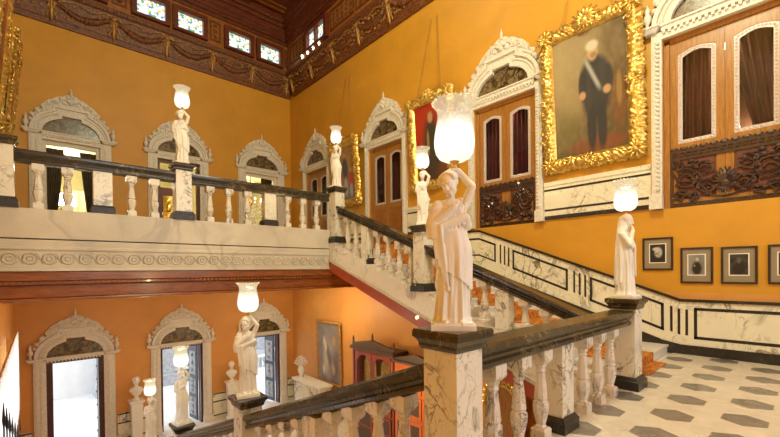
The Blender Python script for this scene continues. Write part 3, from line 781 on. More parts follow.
# ------------------------------------------------------------------ newel pillars
def pillar_meshes(h, w):
    b = w/2
    g = G(); g.sq([(b+.045, 0), (b+.045, .10), (b+.03, .115), (b+.03, .13), (b+.012, .15)]); base = g.mesh('base', 'black')
    g = G(); g.sq([(b, .15), (b, h-.125)]); shaft = g.mesh('shaft', 'marble')
    g = G(); g.sq([(b+.012, h-.125), (b+.022, h-.105), (b+.024, h-.085), (b+.042, h-.055), (b+.052, h-.05), (b+.052, h-.015), (b+.045, h)]); cp = g.mesh('cap', 'verde')
    return base, shaft, cp
def newel(x, y, z0, z1, label, w=.26):
    o = thing('newel_pillar', (x, y, z0), label, 'pillar', group='marble newel pillars')
    h = z1-z0
    if (round(h, 3), w) not in PM: PM[(round(h, 3), w)] = pillar_meshes(h, w)
    for nm, me in zip(('base', 'shaft', 'cap'), PM[(round(h, 3), w)]):
        q = obj(nm, me, o)
        if nm != 'base': pass
    return o
PM = {}
XN = 1.94; XU = 5.25; YN = 1.55
slope_u = .385
zr_u = lambda y: .50+slope_u*(y-4.85)          # rail top, rising flight
zr_d = lambda y: -.585-.383*(y-1.66)           # rail top, descending flight
def tread_u(y): return ZL if y < Y1-.3 else min(ZG, ZL+RZ*(int((y-Y1)/T)+1))
def tread_d(y): return ZL if y < YD else ZL-R2*(int((y-YD)/T2)+1)
PILL = {
 'near': (XN, YN, ZL, -.37), 'right': (XU+.03, YN, ZL, -.365), 'mid': (XU, 4.86, tread_u(4.70)-.0, .815), 'top': (XU, 7.62, ZG+.0, 1.965),
 'gal': (1.99, YG+.14, ZC, 1.99), 'left': (-.36, YG+.14, ZC, 1.99), 'd1': (XN, 4.84, tread_d(4.97), -1.56), 'd2': (XN, 7.93, tread_d(8.06), -2.80), 'd3': (XN, 10.72, tread_d(10.85), -3.98)}
PLAB = {'near': 'large veined marble pillar with dark cap in the foreground carrying the biggest statue', 'right': 'marble pillar on black base at the foot of the rising flight', 'mid': 'marble pillar halfway up the rising balustrade', 'top': 'marble pillar where the rising balustrade meets the gallery rail',
 'gal': 'marble pillar in the middle of the gallery balustrade', 'left': 'marble pillar at the left end of the gallery balustrade', 'd1': 'marble pillar with dark cap on the descending balustrade below the foreground rail', 'd2': 'marble pillar further down the descending balustrade, before the middle lower doorway', 'd3': 'bottom marble pillar of the descending balustrade, near the lower bust'}
for k, (x, y, a, b) in PILL.items(): newel(x, y, a, b, PLAB[k], .26 if k != 'left' else .24)
# ------------------------------------------------------------------ balustrades
def baluster_mesh(h):
    g = G(); r = .058
    g.sq([(.062, 0), (.062, .085), (.05, .10)])
    s = (h-.10-.125)
    pr = [(.042, 0), (.047, .02), (.037, .05), (.046, .10), (.064, .24), (.069, .33), (.066, .39), (.046, .43), (.059, .46), (.056, .50), (.049, .64), (.040, .79), (.035, .86), (.046, .89), (.036, .92), (.050, .97), (.048, 1.0)]
    g.lathe([(a, .10+b*s) for a, b in pr], n=8)
    g.sq([(.045, h-.125), (.066, h-.10), (.072, h-.085), (.072, h)])
    me = g.mesh('baluster', 'balus'); return me
BM = {}
def baluster(parent, x, y, z0, z1, nm='baluster'):
    h = round(z1-z0, 2)
    if h not in BM: BM[h] = baluster_mesh(h)
    o = obj(nm, BM[h], parent, (x, y, z0), 0, (1, 1, (z1-z0)/h)); return o
def pier(parent, x, y, z0, z1, lx, ly):
    g = G(); g.box(-lx, lx, -ly, ly, 0, z1-z0); o = g.build('pier', 'marble', parent); o.location = (x, y, z0)
    g = G(); g.frustum((-lx-.035, lx+.035, -ly-.035, ly+.035, 0), (-lx-.035, lx+.035, -ly-.035, ly+.035, .10)); g.frustum((-lx-.03, lx+.03, -ly-.03, ly+.03, .10), (-lx-.008, lx+.008, -ly-.008, ly+.008, .135))
    g.build('pier_base', 'black', o)
RAILP = [(-.075, -.18), (-.09, -.165), (-.09, -.14), (-.07, -.125), (-.075, -.10), (-.115, -.055), (-.12, -.02), (-.105, 0), (.105, 0), (.12, -.02), (.115, -.055), (.075, -.10), (.07, -.125), (.09, -.14), (.09, -.165), (.075, -.18)]
def rail(parent, a, b, name='handrail'):
    a, b = Vector(a), Vector(b); d = b-a; hd = Vector((d.x, d.y, 0)).normalized(); sd = Vector((-hd.y, hd.x, 0))
    g = G(); A = [g.v(a+sd*u+Vector((0, 0, w))) for u, w in RAILP]; B = [g.v(b+sd*u+Vector((0, 0, w))) for u, w in RAILP]
    n = len(RAILP)
    for i in range(n): g.f([A[i], A[(i+1) % n], B[(i+1) % n], B[i]])
    g.f(A[::-1]); g.f(B); return g.build(name, 'verde', parent)
def balustrade(label): return thing('balustrade', (0, 0, 0), label, 'balustrade', group='marble balustrade sections')
YGc = YG+.14; ZRG = 1.83
o = balustrade('gallery balustrade section at left, before the doorway with brown drapes')
rail(o, (-.24, YGc, ZRG), (1.86, YGc, ZRG))
for x in (.02, .36, 1.20, 1.54): baluster(o, x, YGc, ZC, ZRG-.18)
pier(o, .80, YGc, ZC, ZRG-.18, .125, .09)
o = balustrade('gallery balustrade section at right, ending at the top of the stairs')
rail(o, (2.12, YGc, ZRG), (5.12, YGc-.04, ZRG))
for x in (2.47, 2.83, 3.2, 4.10, 4.47, 4.84): baluster(o, x, YGc, ZC, ZRG-.18)
pier(o, 3.67, YGc, ZC, ZRG-.18, .125, .09)
o = balustrade('upper half of the rising stair balustrade, below the gallery corner')
rail(o, (XU, 4.99, zr_u(4.99)), (XU, 7.50, zr_u(7.50)))
for y in (7.18, 6.88, 6.14, 5.82, 5.49, 5.18): baluster(o, XU, y, tread_u(y), zr_u(y)-.17)
pier(o, XU, 6.49, tread_u(6.39), zr_u(6.49)-.18, .08, .115)
o = balustrade('lower half of the rising stair balustrade, behind the foreground statue')
rail(o, (XU, 1.60, zr_u(1.60)), (XU, 4.73, zr_u(4.73)))
for y in (4.50, 4.18, 3.86, 3.54, 2.85, 2.54, 2.23): baluster(o, XU, y, tread_u(y), zr_u(y)-.17)
pier(o, XU, 3.19, tread_u(3.08), zr_u(3.19)-.18, .08, .115)
o = balustrade('level landing balustrade between the foreground pillar and the right pillar')
rail(o, (2.06, YN+.02, -.495), (5.16, YN-.0, -.50))
for x in (2.42, 2.78, 3.14, 4.02, 4.40, 4.78): baluster(o, x, YN+.02, ZL, -.675)
pier(o, 3.47, YN+.02, ZL, -.675, .115, .09)
secs = [(1.68, 4.71, (2.0, 2.29, 2.61, 2.91, 3.51, 3.79, 4.09, 4.38), 3.21, 'descending balustrade section running down from the foreground pillar'),
        (4.97, 7.80, (5.25, 5.56, 5.87, 6.75, 7.06, 7.37), 6.31, 'second descending balustrade section, below the lower statue lamp'),
        (8.06, 10.59, (8.3, 8.6, 8.9, 9.7, 10.0, 10.3), 9.3, 'lowest descending balustrade section near the hall floor')]
for a, b, ys, py, lab in secs:
    o = balustrade(lab); rail(o, (XN, a, zr_d(a)), (XN, b, zr_d(b)))
    for y in ys: baluster(o, XN, y, tread_d(y), zr_d(y)-.17)
    pier(o, XN, py, tread_d(py+.11), zr_d(py)-.18, .08, .115)
# ------------------------------------------------------------------ wall dado
dd = thing('baseboard_right', (0, 0, 0), 'white marble dado with black inlaid panels climbing beside the stair', 'dado', kind='structure')
cap_z = lambda y: -.527 if y < 1.52 else min(.955, -.527+.3735*(y-1.52))
yk = 1.52+(.955+.527)/.3735
def dstrip(g, ys, f0, f1, x0, x1):
    """band following functions f0 (bottom) f1 (top) along y"""
    A = [g.v((x0, y, f0(y))) for y in ys]; B = [g.v((x0, y, f1(y))) for y in ys]; C = [g.v((x1, y, f0(y))) for y in ys]; D = [g.v((x1, y, f1(y))) for y in ys]
    for i in range(len(ys)-1):
        g.f([A[i], A[i+1], B[i+1], B[i]]); g.f([B[i], B[i+1], D[i+1], D[i]]); g.f([C[i+1], C[i], D[i], D[i+1]]); g.f([A[i+1], A[i], C[i], C[i+1]])
    g.f([A[0], B[0], D[0], C[0]]); g.f([A[-1], C[-1], D[-1], B[-1]])
base_z = lambda y: ZL if y < Y1-.3 else max(ZL, nz(y)-.35)
ys = [YR+.02, 1.52, yk, 7.4]
g = G(); dstrip(g, ys, base_z if False else (lambda y: cap_z(y)-.95), lambda y: cap_z(y)-.045, XC-.03, XC-.002); g.build('marble_slab', 'dado', dd)
g = G(); dstrip(g, ys, lambda y: cap_z(y)-.045, cap_z, XC-.055, XC-.002); g.build('cap_moulding', 'black', dd)
g = G(); dstrip(g, [YR+.02, 1.52, 1.80], lambda y: ZL, lambda y: ZL+.155 if y <= 1.53 else ZL+.21, XC-.05, XC-.03)
dstrip(g, [1.80, 7.4], lambda y: nz(y)-.35, lambda y: cap_z(y)-.80 if y < yk else nz(y)+.10, XC-.045, XC-.03)
g.build('skirting', 'black', dd)
g = G(); w_ = .042; xa, xb = XC-.034, XC-.030
for (y0, y1, dt, db) in ((YR+.4, 1.34, .135, .65), (1.75, 2.95, .17, .64), (3.37, 4.60, .18, .62)):
    dstrip(g, [y0, y1], lambda y: cap_z(y)-dt-w_*1.1, lambda y: cap_z(y)-dt, xa, xb); dstrip(g, [y0, y1], lambda y: cap_z(y)-db, lambda y: cap_z(y)-db+w_*1.1, xa, xb)
    for y in (y0, y1-w_): dstrip(g, [y, y+w_], lambda y: cap_z(y)-db, lambda y: cap_z(y)-dt, xa, xb)
dstrip(g, [5.03, yk, 6.8], lambda y: cap_z(y)-.19-w_*1.1, lambda y: cap_z(y)-.19, xa, xb); dstrip(g, [5.03, yk, 6.8], lambda y: cap_z(y)-.62, lambda y: cap_z(y)-.585, xa, xb)
dstrip(g, [5.03, 5.03+w_], lambda y: cap_z(y)-.62, lambda y: cap_z(y)-.19, xa, xb)
for c in (1.54, 3.14, 4.80):
    for k in (-1, 0, 1): dstrip(g, [c+k*.105-.018, c+k*.105+.018], lambda y: cap_z(y)-.60, lambda y: cap_z(y)-.17, xa, xb)
g.build('black_inlay', 'black', dd)
# upper wainscot between the portals on the right wall
up = thing('trim_3', (0, 0, 0), 'white marble wainscot with black stripes under the gilt framed portraits', 'wainscot', kind='structure')
g = G(); gb = G()
for y0, y1 in ((1.93, 3.85), (5.79, 7.93), (9.87, 11.88), (-3.9, -.01)):
    g.box(XC-.03, XC-.002, y0, y1, 1.02, 1.80); g.box(XC-.05, XC-.03, y0, y1, 1.72, 1.80)
    gb.box(XC-.035, XC-.03, y0, y1, 1.615, 1.655); gb.box(XC-.035, XC-.03, y0, y1, 1.20, 1.24); gb.box(XC-.035, XC-.03, y0, y1, 1.02, 1.10)
g.build('marble_slab', 'dado', up); gb.build('black_stripe', 'black', up)
# lower hall dado
lw = thing('baseboard_back', (0, 0, 0), 'pale dado with dark lines along the lower hall far wall', 'dado', kind='structure')
g = G(); gb = G()
xe = [XD]+[e for c in DB for e in (c-1.0, c+1.0)]+[XC]
for a, b in zip(xe[::2], xe[1::2]):
    if b-a < .05: continue
    g.box(a, b, YB-.03, YB, ZF, ZF+.95)
    for z in (.90, .62, .12): gb.box(a, b, YB-.04, YB-.03, ZF+z, ZF+z+.04)
g.box(XC-.03, XC, 10.8, YB, ZF, ZF+.95); gb.box(XC-.04, XC-.03, 10.8, YB, ZF+.9, ZF+.95); gb.box(XC-.04, XC-.03, 10.8, YB, ZF+.62, ZF+.66)
g.build('marble_slab', 'dado', lw); gb.build('black_line', 'black', lw)
# ------------------------------------------------------------------ statues
def remesh(g, voxel, name, mat, smooth_it=4):
    me = g.mesh('tmp', mat); o = bpy.data.objects.new('tmp', me); COL.objects.link(o)
    m = o.modifiers.new('r', 'REMESH'); m.mode = 'VOXEL'; m.voxel_size = voxel
    sm = o.modifiers.new('s', 'SMOOTH'); sm.factor = .5; sm.iterations = smooth_it
    dg = bpy.context.evaluated_depsgraph_get(); dg.update()
    out = bpy.data.meshes.new_from_object(o.evaluated_get(dg)); out.name = name
    bpy.data.objects.remove(o); bpy.data.meshes.remove(me)
    out.materials.clear(); out.materials.append(M[mat])
    for p in out.polygons: p.use_smooth = True
    return out
def lerp_tab(tab, z):
    if z <= tab[0][0]: return tab[0][1:]
    for a, b in zip(tab, tab[1:]):
        if z <= b[0]:
            t = (z-a[0])/(b[0]-a[0]); t = t*t*(3-2*t)
            return tuple(x+(y-x)*t for x, y in zip(a[1:], b[1:]))
    return tab[-1][1:]
def hand(g, w, d, side, r=.0065, spread=.008, curl=.35):
    """palm at w pointing along d with five fingers"""
    w = Vector(w); d = Vector(d).normalized(); side = Vector(side); side = (side-d*side.dot(d)).normalized(); nn = d.cross(side)
    g.cap(w, w+d*.028, .014, .015, 8)
    for i, ln in enumerate((.026, .031, .029, .022)):
        b = w+d*.034+side*(i-1.5)*spread; k = b+d*ln*.55+nn*ln*.15*curl
        g.cap(b, k, r, r*.9, 6); g.cap(k, k+d*ln*.4+nn*ln*.5*curl, r*.9, r*.75, 6)
    b = w+d*.008+side*-.015; g.cap(b, b+d*.02-side*.010, r*1.05, r*.9, 6); g.cap(b+d*.02-side*.010, b+d*.034-side*.006, r*.9, r*.75, 6)
def head(g, c, tilt=(0, 0, 0), hair='bun', s=1.0):
    old = g.T
    from mathutils import Euler
    g.T = (old if old else Matrix()) @ Matrix.Translation(c) @ Euler(tilt).to_matrix().to_4x4() @ Matrix.Scale(s, 4)
    g.ball((0, .004, .012), (.044, .054, .054), 16, 12)          # skull
    g.ball((0, -.014, -.018), (.036, .038, .046), 14, 10)         # face
    g.ball((0, -.036, -.052), (.014, .013, .012), 8, 6)           # chin
    g.cap((0, -.050, .006), (0, -.060, -.016), .006, .009, 6)     # nose
    for sx in (-1, 1):
        g.ball((sx*.017, -.046, .008), (.010, .006, .006), 8, 6)  # eyes
        g.cap((sx*.008, -.050, .018), (sx*.028, -.042, .018), .005, .004, 6)
        g.ball((sx*.043, .004, -.006), (.006, .012, .016), 8, 6)  # ears
        g.ball((sx*.020, -.036, -.022), (.013, .012, .014), 8, 6)
    g.cap((-.010, -.049, -.032), (.010, -.049, -.032), .0045, .0045, 6); g.cap((-.008, -.048, -.038), (.008, -.048, -.038), .005, .005, 6)
    if hair in ('bun', 'short'):
        for k in range(16):
            a = pi*k/15
            g.cap((.046*cos(a), -.016+.004*sin(a), .026+.036*sin(a)), (.034*cos(a), .040, .020+.044*sin(a)), .012, .014, 6)
        g.ball((0, .026, .026), (.052, .046, .050), 12, 8)
        if hair == 'bun': g.ball((0, .066, .012), (.028, .026, .026), 10, 8)
    if hair == 'veil':
        g.ball((0, .016, .018), (.056, .058, .060), 16, 10)
    g.T = old
def robe(g, tab, folds=11, amp=.07, n=96, m=70, phase=0, zt=None, cut=None):
    """tab rows: z, cx, cy, rx, ry"""
    z0, z1 = tab[0][0], tab[-1][0]; rings = []
    for j in range(m+1):
        z = z0+(z1-z0)*j/m; cx, cy, rx, ry = lerp_tab(tab, z)
        fade = amp*min(1, max(.12, (tab[-1][0]-z)/(.55*(z1-z0)))); ring = []
        for k in range(n):
            t = 2*pi*k/n
            tw = 1.1*(z-z0)+phase
            q = 1+fade*(sin(folds*t+tw*3)*.6+.4*sin((folds*2-5)*t-tw*4+1)+.35*sin(5*t+tw*2))
            zz = z if cut is None else max(z, cut(t))
            ring.append(g.v((cx+rx*q*cos(t), cy+ry*q*sin(t), zz)))
        rings.append(ring)
    for a, b in zip(rings, rings[1:]):
        for k in range(n): g.f([a[k], a[(k+1) % n], b[(k+1) % n], b[k]])
    g.f(rings[0][::-1]); g.f(rings[-1])
def statue(kind):
    g = G()
    if kind == 'raised':
        robe(g, [(.0, .0, 0, .112, .085), (.04, 0, 0, .100, .078), (.22, .004, 0, .090, .070), (.42, .012, 0, .100, .072), (.52, .006, .004, .086, .062), (.60, -.004, .006, .082, .058), (.70, -.008, .006, .094, .058), (.755, -.006, .010, .075, .045), (.775, -.004, .012, .03, .03)], 11, .15)
        robe(g, [(.16, .01, 0, .110, .084), (.30, .012, 0, .106, .080), (.45, .012, 0, .108, .078), (.56, .004, .002, .094, .070), (.60, 0, .004, .070, .055)], 9, .10, cut=lambda t: .20+.12*(1-cos(t))/2*1.2-.02*sin(t))
        g.cap((-.004, .008, .76), (-.006, 0, .83), .030, .027)
        head(g, (-.012, -.020, .862), (radians(22), radians(-14), radians(-30)), 'bun', 1.14)
        # arm folded up across the chest, hand at the throat
        g.cap((-.088, .0, .735), (-.122, -.042, .610), .036, .031); g.cap((-.122, -.042, .610), (.014, -.088, .715), .030, .021)
        robe(g, [(.52, -.100, -.030, .050, .046), (.60, -.108, -.032, .052, .048), (.70, -.096, -.010, .048, .042), (.765, -.056, .004, .02, .02)], 7, .10, 40, 24)
        hand(g, (.014, -.088, .715), (.7, .05, .75), (0, .2, 1))
        g.cap((-.060, -.062, .60), (.085, -.052, .650), .028, .026); g.cap((.085, -.052, .650), (.098, .0, .60), .026, .03)
        # raised arm to the head
        g.cap((.084, .006, .735), (.124, -.034, .842), .033, .027); g.cap((.124, -.034, .842), (.044, -.004, .950), .026, .019)
        hand(g, (.044, -.004, .950), (-1, 0, .25), (0, 1, 0))
        g.ball((.046, -.034, .682), (.036, .024, .044), 10, 8); g.ball((-.040, -.034, .682), (.036, .024, .044), 10, 8)
        for k in range(7): g.cap((.085-.02*k, -.035-.012*sin(k*.5), .735-.01*k), (.070-.026*k, -.055, .60-.008*k), .010, .008, 6)
        g.cap((.055, -.075, .005), (.055, -.105, .0), .018, .014); g.cap((-.045, -.072, .005), (-.048, -.100, .0), .018, .014)
        # folded drape falling from the arm
        for k in range(5): g.cap((-.120+.012*k, -.050-.008*k, .60), (-.100+.018*k, -.072, .40-.05*k), .013, .008, 6)
    elif kind == 'veil':
        robe(g, [(.0, .0, .01, .098, .105), (.05, 0, .01, .088, .098), (.30, .0, .008, .082, .085), (.45, 0, .01, .086, .082), (.58, 0, .014, .082, .070), (.70, 0, .018, .092, .064), (.765, 0, .022, .074, .05), (.785, 0, .022, .04, .04)], 12, .13)
        robe(g, [(.10, 0, .040, .098, .085), (.40, 0, .040, .090, .078), (.60, 0, .040, .090, .070), (.74, 0, .034, .096, .060), (.84, 0, .026, .066, .062), (.93, 0, .016, .058, .060), (.955, 0, .014, .03, .034)], 9, .11, phase=1, cut=lambda t: .12+.10*max(0, -sin(t)))
        g.cap((0, .012, .77), (0, -.002, .83), .032, .03); head(g, (0, -.020, .890), (radians(16), 0, radians(8)), 'veil', 1.08)
        g.cap((-.088, 0, .72), (-.092, -.080, .60), .036, .030); g.cap((-.092, -.080, .60), (-.020, -.085, .765), .028, .020); hand(g, (-.020, -.085, .765), (.25, .1, .9), (1, 0, 0))
        g.cap((.088, 0, .72), (.100, -.050, .57), .036, .030); g.cap((.100, -.050, .57), (-.040, -.092, .575), .028, .021); hand(g, (-.040, -.092, .575), (-.9, -.1, .2), (0, 0, 1))
        for k in range(4): g.cap((.088-.014*k, -.066-.006*k, .56), (.074-.012*k, -.080, .22+.03*k), .015, .010, 6)
    elif kind == 'bearer':
        robe(g, [(.0, .0, 0, .118, .094), (.05, 0, 0, .104, .084), (.25, .004, 0, .092, .076), (.42, .014, 0, .104, .080), (.53, .004, .004, .088, .066), (.62, -.006, .006, .082, .060), (.71, -.008, .006, .096, .060), (.76, -.006, .010, .074, .046), (.78, -.004, .012, .03, .03)], 10, .14, phase=2)
        robe(g, [(.26, .012, 0, .110, .088), (.42, .014, 0, .114, .088), (.54, .004, .002, .098, .074), (.59, 0, .004, .076, .058)], 8, .10, cut=lambda t: .28+.07*(1+cos(t)))
        g.cap((-.004, .008, .76), (-.004, 0, .83), .030, .027); head(g, (-.008, -.010, .876), (radians(8), radians(10), radians(18)), 'bun', 1.12)
        g.cap((.086, .006, .735), (.118, -.024, .850), .034, .028); g.cap((.118, -.024, .850), (.036, -.002, .958), .027, .019); hand(g, (.036, -.002, .958), (-.85, 0, .45), (0, 1, 0))
        g.cap((-.088, .0, .735), (-.118, -.026, .590), .036, .030); g.cap((-.118, -.026, .590), (-.010, -.092, .660), .028, .020); hand(g, (-.010, -.092, .660), (.8, 0, .5), (0, .2, 1))
        for k in range(5): g.cap((-.110+.014*k, -.045-.008*k, .60), (-.088+.016*k, -.070, .34-.03*k), .014, .009, 6)
        g.ball((.040, -.036, .680), (.034, .025, .042), 10, 8); g.ball((-.044, -.036, .680), (.034, .025, .042), 10, 8)
        for k in range(4): g.cap((-.05+.02*k, -.070, .56), (-.03+.018*k, -.086, .14+.02*k), .013, .009, 6)
        g.cap((.046, -.076, .005), (.048, -.106, .0), .017, .013); g.cap((-.040, -.074, .005), (-.042, -.102, .0), .017, .013)
    return remesh(g, .0042, 'figure', 'statue', 2)
FIG = {k: statue(k) for k in ('raised', 'veil', 'bearer')}
g = G(); g.box(-.135, .135, -.125, .125, 0, .032); g.box(-.12, .12, -.11, .11, .032, .045); PLINTH = g.mesh('plinth', 'statue')
g = G(); g.lathe([(.020, 0), (.022, .010), (.012, .020), (.012, .030), (.026, .040), (.034, .050), (.030, .056)], n=14); HOLD = g.mesh('lamp_holder', 'brass', True)
g = G()
sc = lambda t, z: 1 if z < .30 else 1+.045*(z-.30)/.06*sin(16*t)
pro = [(.030, .0), (.066, .004), (.096, .020), (.116, .048), (.125, .085), (.127, .120), (.123, .165), (.114, .215), (.105, .260), (.104, .288), (.110, .316), (.124, .342), (.136, .356)]
g.lathe(pro+[(r-.005, z) for r, z in pro[::-1]], n=48, mod=sc)
for k in range(24): g.ball((.135*cos(k*pi/12), .135*sin(k*pi/12), .358), .009, 6, 4)
SHADE = g.mesh('glass_shade', 'shade', True)
g = G(); g.lathe([(.016, 0), (.020, .04), (.034, .08), (.036, .11), (.02, .14), (.004, .15)], n=12); BULB = g.mesh('bulb', 'bulb', True)
def statue_lamp(key, kind, rz, label, power=58, dz=0):
    x, y, _, z = PILL[key]
    o = thing('statue_lamp', (x, y, z), label, 'statue lamp', rz, 'marble statue lamps on the newel pillars')
    obj('plinth', PLINTH, o); obj('figure', FIG[kind], o, (0, 0, .043))
    hz = 1.005
    sx_ = .022 if kind == 'raised' else 0; obj('lamp_holder', HOLD, o, (sx_, 0, hz)); s = obj('glass_shade', SHADE, o, (sx_, 0, hz+.048), 0, (1, 1, 1.03)); obj('bulb', BULB, s, (0, 0, .02))
    l = bpy.data.lights.new('lamp_light', 'POINT'); l.energy = power; l.color = (1, .85, .52); l.shadow_soft_size = .05
    q = bpy.data.objects.new('lamp_light', l); COL.objects.link(q); q.location = (x, y, z+hz+.088+.30)
    return o
fc = lambda deg: radians(deg)
statue_lamp('near', 'raised', fc(-48), 'largest white statue of a robed woman with one arm raised, under the big glass lamp')
statue_lamp('right', 'veil', fc(-4), 'veiled white statue with hand at chin under a glass lamp, before the framed photographs')
statue_lamp('mid', 'bearer', fc(-40), 'white statue with lifted arms halfway up the rising balustrade, lamp before red portrait')
statue_lamp('top', 'bearer', fc(-60), 'white statue lamp at the gallery corner above the rising balustrade')
statue_lamp('gal', 'raised', fc(-20), 'white statue lamp on the middle of the gallery balustrade')
statue_lamp('d1', 'raised', fc(-15), 'white statue lamp on the descending balustrade before the corner doorway of the lower hall')
statue_lamp('d2', 'bearer', fc(10), 'white statue lamp before the bright middle doorway of the lower hall')
statue_lamp('d3', 'bearer', fc(0), 'small white statue lamp lowest on the descending balustrade beside the left bust')
# ------------------------------------------------------------------ busts on pedestals
def bust_mesh():
    g = G()
    g.lathe([(.10, 0), (.10, .03), (.06, .05), (.045, .09), (.06, .13)], n=20)
    robe(g, [(.12, 0, 0, .06, .05), (.20, 0, 0, .13, .09), (.30, 0, .005, .19, .105), (.37, 0, .01, .165, .09), (.42, 0, .012, .07, .06), (.44, 0, .012, .05, .05)], 9, .05, 64, 40)
    g.cap((0, .012, .41), (0, 0, .50), .052, .048); head(g, (0, -.01, .585), (0, 0, 0), 'short', 1.95)
    return remesh(g, .008, 'bust', 'statue', 3)
BUST = bust_mesh()
g = G(); g.sq([(.19, 0), (.19, .10), (.13, .13), (.16, 1.30), (.20, 1.34), (.20, 1.40)]); PED = g.mesh('pedestal', 'statue')
for (x, lab) in ((2.24, 'left of the middle lower doorway'), (5.21, 'right of the middle lower doorway')):
    p = obj('pedestal', PED, None, (x, 14.45, ZF)); tag(p, 'tapering white marble pedestal '+lab, 'pedestal', 'bust pedestals')
    b = obj('bust', BUST, None, (x, 14.45, ZF+1.40), radians(-15)); tag(b, 'white marble portrait bust on a pedestal '+lab, 'bust', 'marble busts')
# ------------------------------------------------------------------ paintings
def canvas(w, h, fn, nu=60, nv=80):
    me = bpy.data.meshes.new('canvas'); V = []; F = []; cols = []
    for j in range(nv+1):
        for i in range(nu+1):
            V.append((-w/2+w*i/nu, 0, h*j/nv)); cols.append(fn(i/nu, j/nv))
    for j in range(nv):
        for i in range(nu):
            a = j*(nu+1)+i; F.append((a, a+1, a+nu+2, a+nu+1))
    me.from_pydata(V, [], F); ca = me.color_attributes.new('Paint', 'FLOAT_COLOR', 'POINT')
    for k, c in enumerate(cols): ca.data[k].color = (*c, 1)
    me.materials.append(M['paint']); return me
def nz3(x, y, s=0): return noise.noise(Vector((x, y, s)))
def mixc(a, b, t): t = max(0, min(1, t)); return tuple(x+(y-x)*t for x, y in zip(a, b))
def blob(u, v, cx, cy, rx, ry, soft=.25):
    d = sqrt(((u-cx)/rx)**2+((v-cy)/ry)**2); return max(0, min(1, (1+soft-d)/(2*soft)))
def paint_big(u, v):
    n = nz3(u*6, v*6, 1)*.5+nz3(u*17, v*17, 2)*.3
    c = mixc((.34, .25, .13), (.13, .085, .04), .5+1.1*(u-.45)-.25*(v-.6)+n*.5)
    c = mixc(c, (.10, .075, .03), (.42-v)*2.2+n*.5)
    c = mixc(c, (.16, .14, .05), blob(u, v, .16, .28, .2, .16)*.6); c = mixc(c, (.42, .33, .17), blob(u, v, .2, .75, .35, .3, .8)*.5+.25*max(0, nz3(u*14, v*14, 4)))
    c = mixc(c, (.24, .07, .03), blob(u, v, .60, .06, .4, .07)*.7+blob(u, v, .9, .35, .10, .2)*.4)
    c = mixc(c, (.33, .22, .07), blob(u, v, .90, .46, .035, .13)*.7)
    u = (u-.58)/1.28+.53; v = (v-.04)/1.12+.005
    dk = (.034, .036, .042)
    for bx_, by_, rx_, ry_ in ((.49, .15, .05, .17), (.60, .15, .05, .17), (.545, .36, .145, .16), (.535, .54, .15, .12), (.41, .47, .05, .11), (.67, .47, .055, .11), (.53, .63, .06, .05)):
        c = mixc(c, dk, blob(u, v, bx_, by_, rx_, ry_, .18)*.95)
    c = mixc(c, (.06, .055, .05), blob(u, v, .47, .40, .03, .12, .4)*.8+blob(u, v, .62, .5, .03, .1, .4)*.6)
    s = abs((u-.50)+.62*(v-.56)); c = mixc(c, (.42, .42, .40), max(0, 1-s/.035)*blob(u, v, .52, .54, .15, .13))
    c = mixc(c, (.50, .32, .17), blob(u, v, .52, .69, .055, .055)); c = mixc(c, (.16, .10, .06), blob(u, v, .53, .672, .035, .02)*.6); c = mixc(c, (.55, .50, .38), blob(u, v, .515, .742, .066, .036))
    c = mixc(c, (.50, .30, .16), blob(u, v, .40, .40, .035, .03)+blob(u, v, .66, .40, .04, .03))
    return c
def paint_red(u, v):
    n = nz3(u*7, v*7, 5)*.4
    c = mixc((.40, .035, .012), (.16, .05, .02), (.55-v)*2.5+n)
    c = mixc(c, (.05, .04, .03), blob(u, v, .5, .42, .26, .42)); c = mixc(c, (.45, .27, .15), blob(u, v, .5, .82, .08, .07)); c = mixc(c, (.30, .22, .08), blob(u, v, .4, .5, .04, .16))
    return c
def paint_group(u, v):
    n = nz3(u*7, v*7, 9)*.4
    c = mixc((.35, .20, .07), (.12, .13, .17), (.5-v)*3+n)
    c = mixc(c, (.05, .06, .07), blob(u, v, .5, .58, .15, .22)); c = mixc(c, (.5, .33, .2), blob(u, v, .5, .84, .05, .045))
    for cx in (.2, .78): c = mixc(c, (.50, .07, .04), blob(u, v, cx, .36, .13, .15)); c = mixc(c, (.5, .33, .2), blob(u, v, cx, .55, .045, .04)); c = mixc(c, (.35, .36, .42), blob(u, v, cx, .16, .08, .12))
    c = mixc(c, (.40, .38, .42), blob(u, v, .5, .24, .10, .18))
    return c
def paint_low(u, v):
    n = nz3(u*6, v*6, 13)*.5+nz3(u*15, v*15, 14)*.3
    c = mixc((.16, .15, .17), (.30, .26, .24), .5+n); c = mixc(c, (.55, .48, .38), blob(u, v, .5, .45, .22, .30, .6)*.6+blob(u, v, .35, .35, .1, .2, .6)*.5); c = mixc(c, (.06, .06, .09), blob(u, v, .75, .25, .2, .25, .5)*.7)
    for k in range(9): c = mixc(c, ((.75, .68, .55), (.10, .10, .14), (.55, .35, .18))[k % 3], blob(u, v, .25+.55*((k*.37) % 1), .2+.6*((k*.61) % 1), .05+.05*((k*.7) % 1), .08, .5)*.8)
    return c
